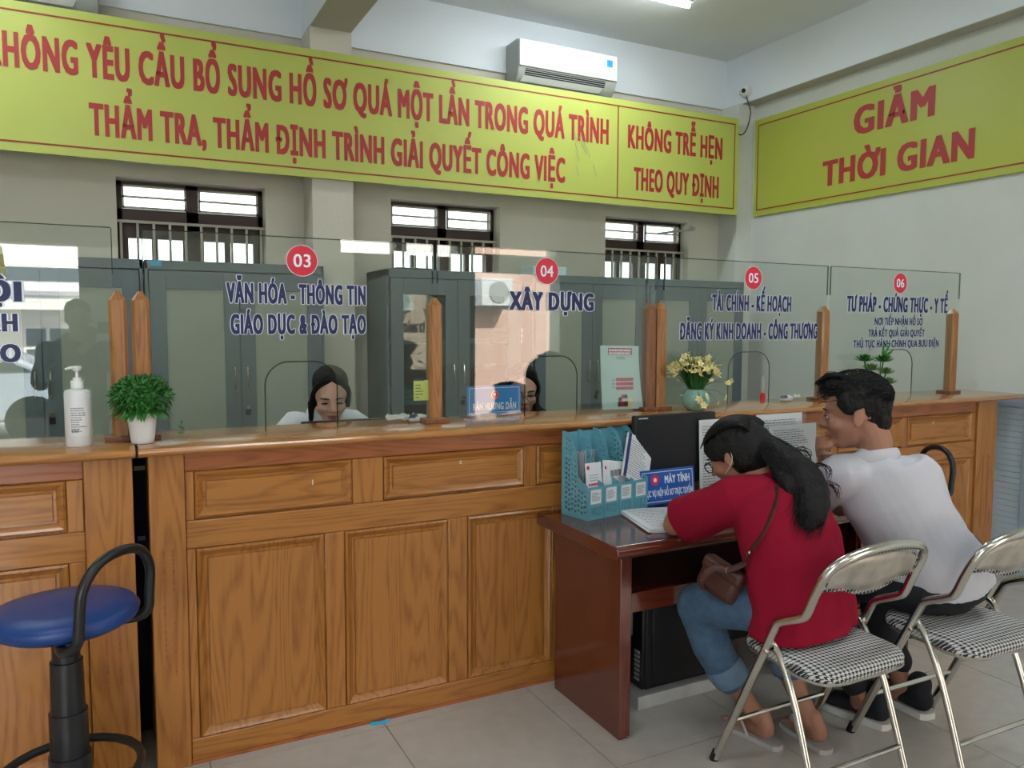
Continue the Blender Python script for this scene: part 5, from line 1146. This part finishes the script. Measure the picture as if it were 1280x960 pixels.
# ---- clerk in the white blouse (station 03)
def clerk(label, c, fdir, shirt, long, loc, glasses=False):
    t = person(label, loc); x, y, z = c; b = MB(); T = head(b, c, fdir, (0, 0, 1), 1.03); f, r, u = basis(fdir)
    b.chain([T(-.02, 0, -.02), T(-.035, 0, -.08), (x, y+.13, z-.085)], [.048, .046, .052], 14)
    b.chain([(x, y+.12, .45), (x, y+.10, .62), (x, y+.13, .80), (x, y+.14, z-.14)], [(.11, .16), (.095, .125), (.10, .15), (.06, .12)], 18, side=(0, 1, 0))
    for s in (-1, 1):
        b.chain([(x+s*.155, y+.13, z-.14), (x+s*.20, y+.06, z-.36), (x+s*.17, y-.10, .64)], [.046, .040, .034]); b.chain([(x+s*.17, y-.10, .64), (x+s*.08, y-.24, .635)], [.034, .024]); hand(b, (x+s*.08, y-.24, .635), (-s*.5, -.8, 0), (0, 0, 1), s, .3)
        b.chain([(x+s*.09, y+.12, .46), (x+s*.10, y-.28, .47)], [.08, .055]); b.chain([(x+s*.10, y-.28, .47), (x+s*.10, y-.22, .08)], [.05, .03]); b.chain([(x+s*.10, y-.22, .05), (x+s*.10, y-.33, .035)], [.035, .03])
    obj('body', remesh(b, .0065, 3), 'skin pale', t, smooth=80); face(t, T, closed=True)
    s_ = MB(); s_.chain([(x, y+.12, .50), (x, y+.10, .64), (x, y+.12, .80), (x, y+.135, z-.15), (x, y+.125, z-.105)], [(.125, .175), (.11, .145), (.115, .165), (.09, .165), (.05, .09)], 22, side=(0, 1, 0))
    for q in (-1, 1): s_.chain([(x+q*.10, y+.13, z-.135), (x+q*.165, y+.125, z-.15), (x+q*.21, y+.05, z-.34)], [.06, .06, .055], 16)
    sh = obj('blouse', remesh(s_, .007, 3, .006, 12), shirt, t, smooth=80)
    for q in (-1, 1): obj('collar', MB().chain([(x+q*.025, y+.05, z-.125), (x+q*.07, y+.06, z-.085), (x+q*.08, y+.12, z-.07)], [(.004, .022), (.004, .026), (.004, .02)], 10, side=(q, -.6, .6)), shirt, sh, smooth=60)
    t2 = MB(); t2.chain([(x-.1, y+.12, .47), (x+.1, y+.12, .47)], [.11, .11], 16)
    for q in (-1, 1): t2.chain([(x+q*.09, y+.12, .46), (x+q*.10, y-.28, .47)], [.09, .068]); t2.chain([(x+q*.10, y-.27, .47), (x+q*.10, y-.22, .12)], [.065, .045])
    obj('trousers', remesh(t2, .009, 3), 'cloth black', t, smooth=80)
    h = MB(); h.ell(T(-.030, 0, .060), f*.096, r*.082, u*.078, 20, 12); h.ell(T(-.05, 0, 0), f*.065, r*.079, u*.085, 20, 12)
    for q in (-1, 1):
        h.chain([T(.058, q*.022, .102), T(.048, q*.055, .078), T(.018, q*.071, .03), T(-.010, q*.073, -.04)]+([T(.02, q*.078, -.13), T(.02, q*.085, -.22)] if long else []), [.014, .015, .014, .014]+([.024, .016] if long else []), 12, 3)
        if not long and q == 1: h.chain([T(-.01, q*.080, -.03), T(-.01, q*.082, -.09), T(-.02, q*.08, -.13)], [.018, .014, .005], 10)
    hr = obj('hair', remesh(h, .006, 2, .003, 30), 'hair', t, smooth=80); rn = random.Random(6); ps = []
    for k in range(220):
        q = rn.choice((-1, 1)); d = rn.gauss(0, .006); e = rn.gauss(0, .006); P_ = [T(.055+d, q*.012, .115+e), T(.050+d, q*.05, .097+e*.5), T(.02+d, q*(.078+e*.5), .03), T(-.01+d, q*(.080+e*.5), -.05)]
        if long: P_ += [T(.03+d*2, q*(.092+e), -.13), T(.03+d*3, q*(.095+e*2), -.24)]
        ps.append(P_)
    strands(hr, ps, .001)
    if glasses:
        g = obj('glasses', MB().tube([T(.099, -.008, .006), T(.101, 0, .009), T(.099, .008, .006)], .0016, 5), 'plastic black', t)
        for q in (-1, 1): obj('lens_rim', MB().tube([T(.099, q*.032, .003)+(T(0, 1, 0)-T(0, 0, 0))*.024*math.cos(k*PI/8)+(T(0, 0, 1)-T(0, 0, 0))*.019*math.sin(k*PI/8) for k in range(16)], .0014, 5, closed=True), 'plastic black', g); obj('temple', MB().tube([T(.097, q*.056, .006), T(.0, q*.080, .006)], .0014, 5), 'plastic black', g)
    # office chair
    ch = thing('office_chair', 'dark office chair under the %s' % ('long-haired clerk' if long else 'clerk in the white blouse'), 'chair', (x, y+.12, 0), 'office chairs of the clerks')
    obj('seat', B(x-.22, x+.22, y-.10, y+.30, .31, .36), 'cloth black', ch, bevel=.02); obj('backrest', B(x-.18, x+.18, y+.29, y+.33, .45, .80), 'cloth black', ch, bevel=.02)
    obj('pedestal', MB().lathe([(.03, .06), (.03, .31)], (x, y+.1, 0), 14), 'plastic black', ch)
    for k in range(5): a = k*2*PI/5; obj('leg', MB().tube([(x, y+.1, .08), (x+.24*math.cos(a), y+.1+.24*math.sin(a), .03)], .018, 8), 'plastic black', ch)
clerk('clerk in a white blouse looking down behind the station 03 screen', (.872, 3.50, 1.135), (-.15, -.95, -.30), 'blouse white', False, (.862, 3.6, 0))
clerk('clerk with long dark hair and glasses behind the blue guidance sign', (1.795, 3.40, 1.135), (-.30, -.93, -.22), 'cloth black', True, (1.795, 3.5, 0), True)

# ---- the person taking the picture: stands at the camera, shows as a dark shape mirrored in the left glass
def onlooker():
    t = person('standing man in a dark jacket mirrored in the leftmost glass screen', (-.22, -.40, 0)); b = MB(); T = head(b, (-.20, -.36, 1.50), (.12, 1, -.05)); f, r, u = basis((.12, 1, -.05))
    b.chain([T(-.02, 0, -.03), (-.21, -.40, 1.33)], [.055, .06], 14)
    b.chain([(-.22, -.42, .86), (-.22, -.42, 1.05), (-.22, -.42, 1.22), (-.22, -.41, 1.32)], [(.10, .15), (.09, .13), (.10, .15), (.06, .11)], 20, side=(0, 1, 0))
    AR = (((-.39, -.41, 1.27), (-.43, -.25, 1.08), (-.13, -.10, 1.33)), ((-.05, -.41, 1.27), (.08, -.27, 1.08), (.055, -.11, 1.33)))
    for k, (a, e, h) in enumerate(AR):
        b.chain([a, e], [.05, .04]); b.chain([e, h], [.038, .026]); hand(b, h, (.12 if k == 0 else -.12, .3, .9), (0, -.8, .3), (-1, 1)[k], .5)
    for q in (-1, 1): b.chain([(-.22+q*.09, -.42, .88), (-.22+q*.10, -.40, .48), (-.22+q*.11, -.42, .08)], [.085, .058, .038]); b.chain([(-.22+q*.11, -.43, .05), (-.22+q*.12, -.28, .035)], [.036, .034])
    obj('body', remesh(b, .007, 3), 'skin', t, smooth=80); face(t, T)
    j = MB(); j.chain([(-.22, -.42, .80), (-.22, -.42, 1.0), (-.22, -.42, 1.2), (-.22, -.41, 1.31), (-.215, -.405, 1.36)], [(.135, .19), (.125, .175), (.135, .195), (.10, .175), (.06, .08)], 24, side=(0, 1, 0), flat=1)
    for a, e, h in AR: e = V(e); h = V(h); j.chain([V(a)+V((0, 0, .01)), e], [.072, .058], 16); j.chain([e, e.lerp(h, .8)], [.056, .042], 16, flat=2)
    obj('jacket', remesh(j, .008, 3, .008, 8), 'cloth black', t, smooth=80)
    p = MB(); p.chain([(-.22, -.42, .86), (-.22, -.42, .80)], [(.11, .17), (.11, .17)], 20, side=(0, 1, 0))
    for q in (-1, 1): p.chain([(-.22+q*.09, -.42, .84), (-.22+q*.10, -.40, .48), (-.22+q*.11, -.42, .09)], [.10, .078, .062], 16, flat=2)
    obj('trousers', remesh(p, .009, 3), 'cloth black', t, smooth=80)
    for q in (-1, 1): obj('shoe', MB().chain([(-.22+q*.11, -.46, .045), (-.22+q*.115, -.38, .042), (-.22+q*.12, -.24, .032)], [(.044, .042), (.042, .044), (.028, .04)], 16, side=(0, 0, 1)), 'plastic black', t, smooth=60)
    h = MB(); h.ell(T(-.024, 0, .056), f*.098, r*.082, u*.080, 20, 12); h.ell(T(-.05, 0, .01), f*.07, r*.08, u*.08, 20, 12); obj('hair', remesh(h, .007, 2, .004, 30), 'hair', t, smooth=80)
    o = obj('mobile_phone', B(-.08, .075, -.052, -.044, 1.40, 1.478), 'plastic black', bevel=.003); tag(o, 'black mobile phone held up by the mirrored man', 'phone')
onlooker()
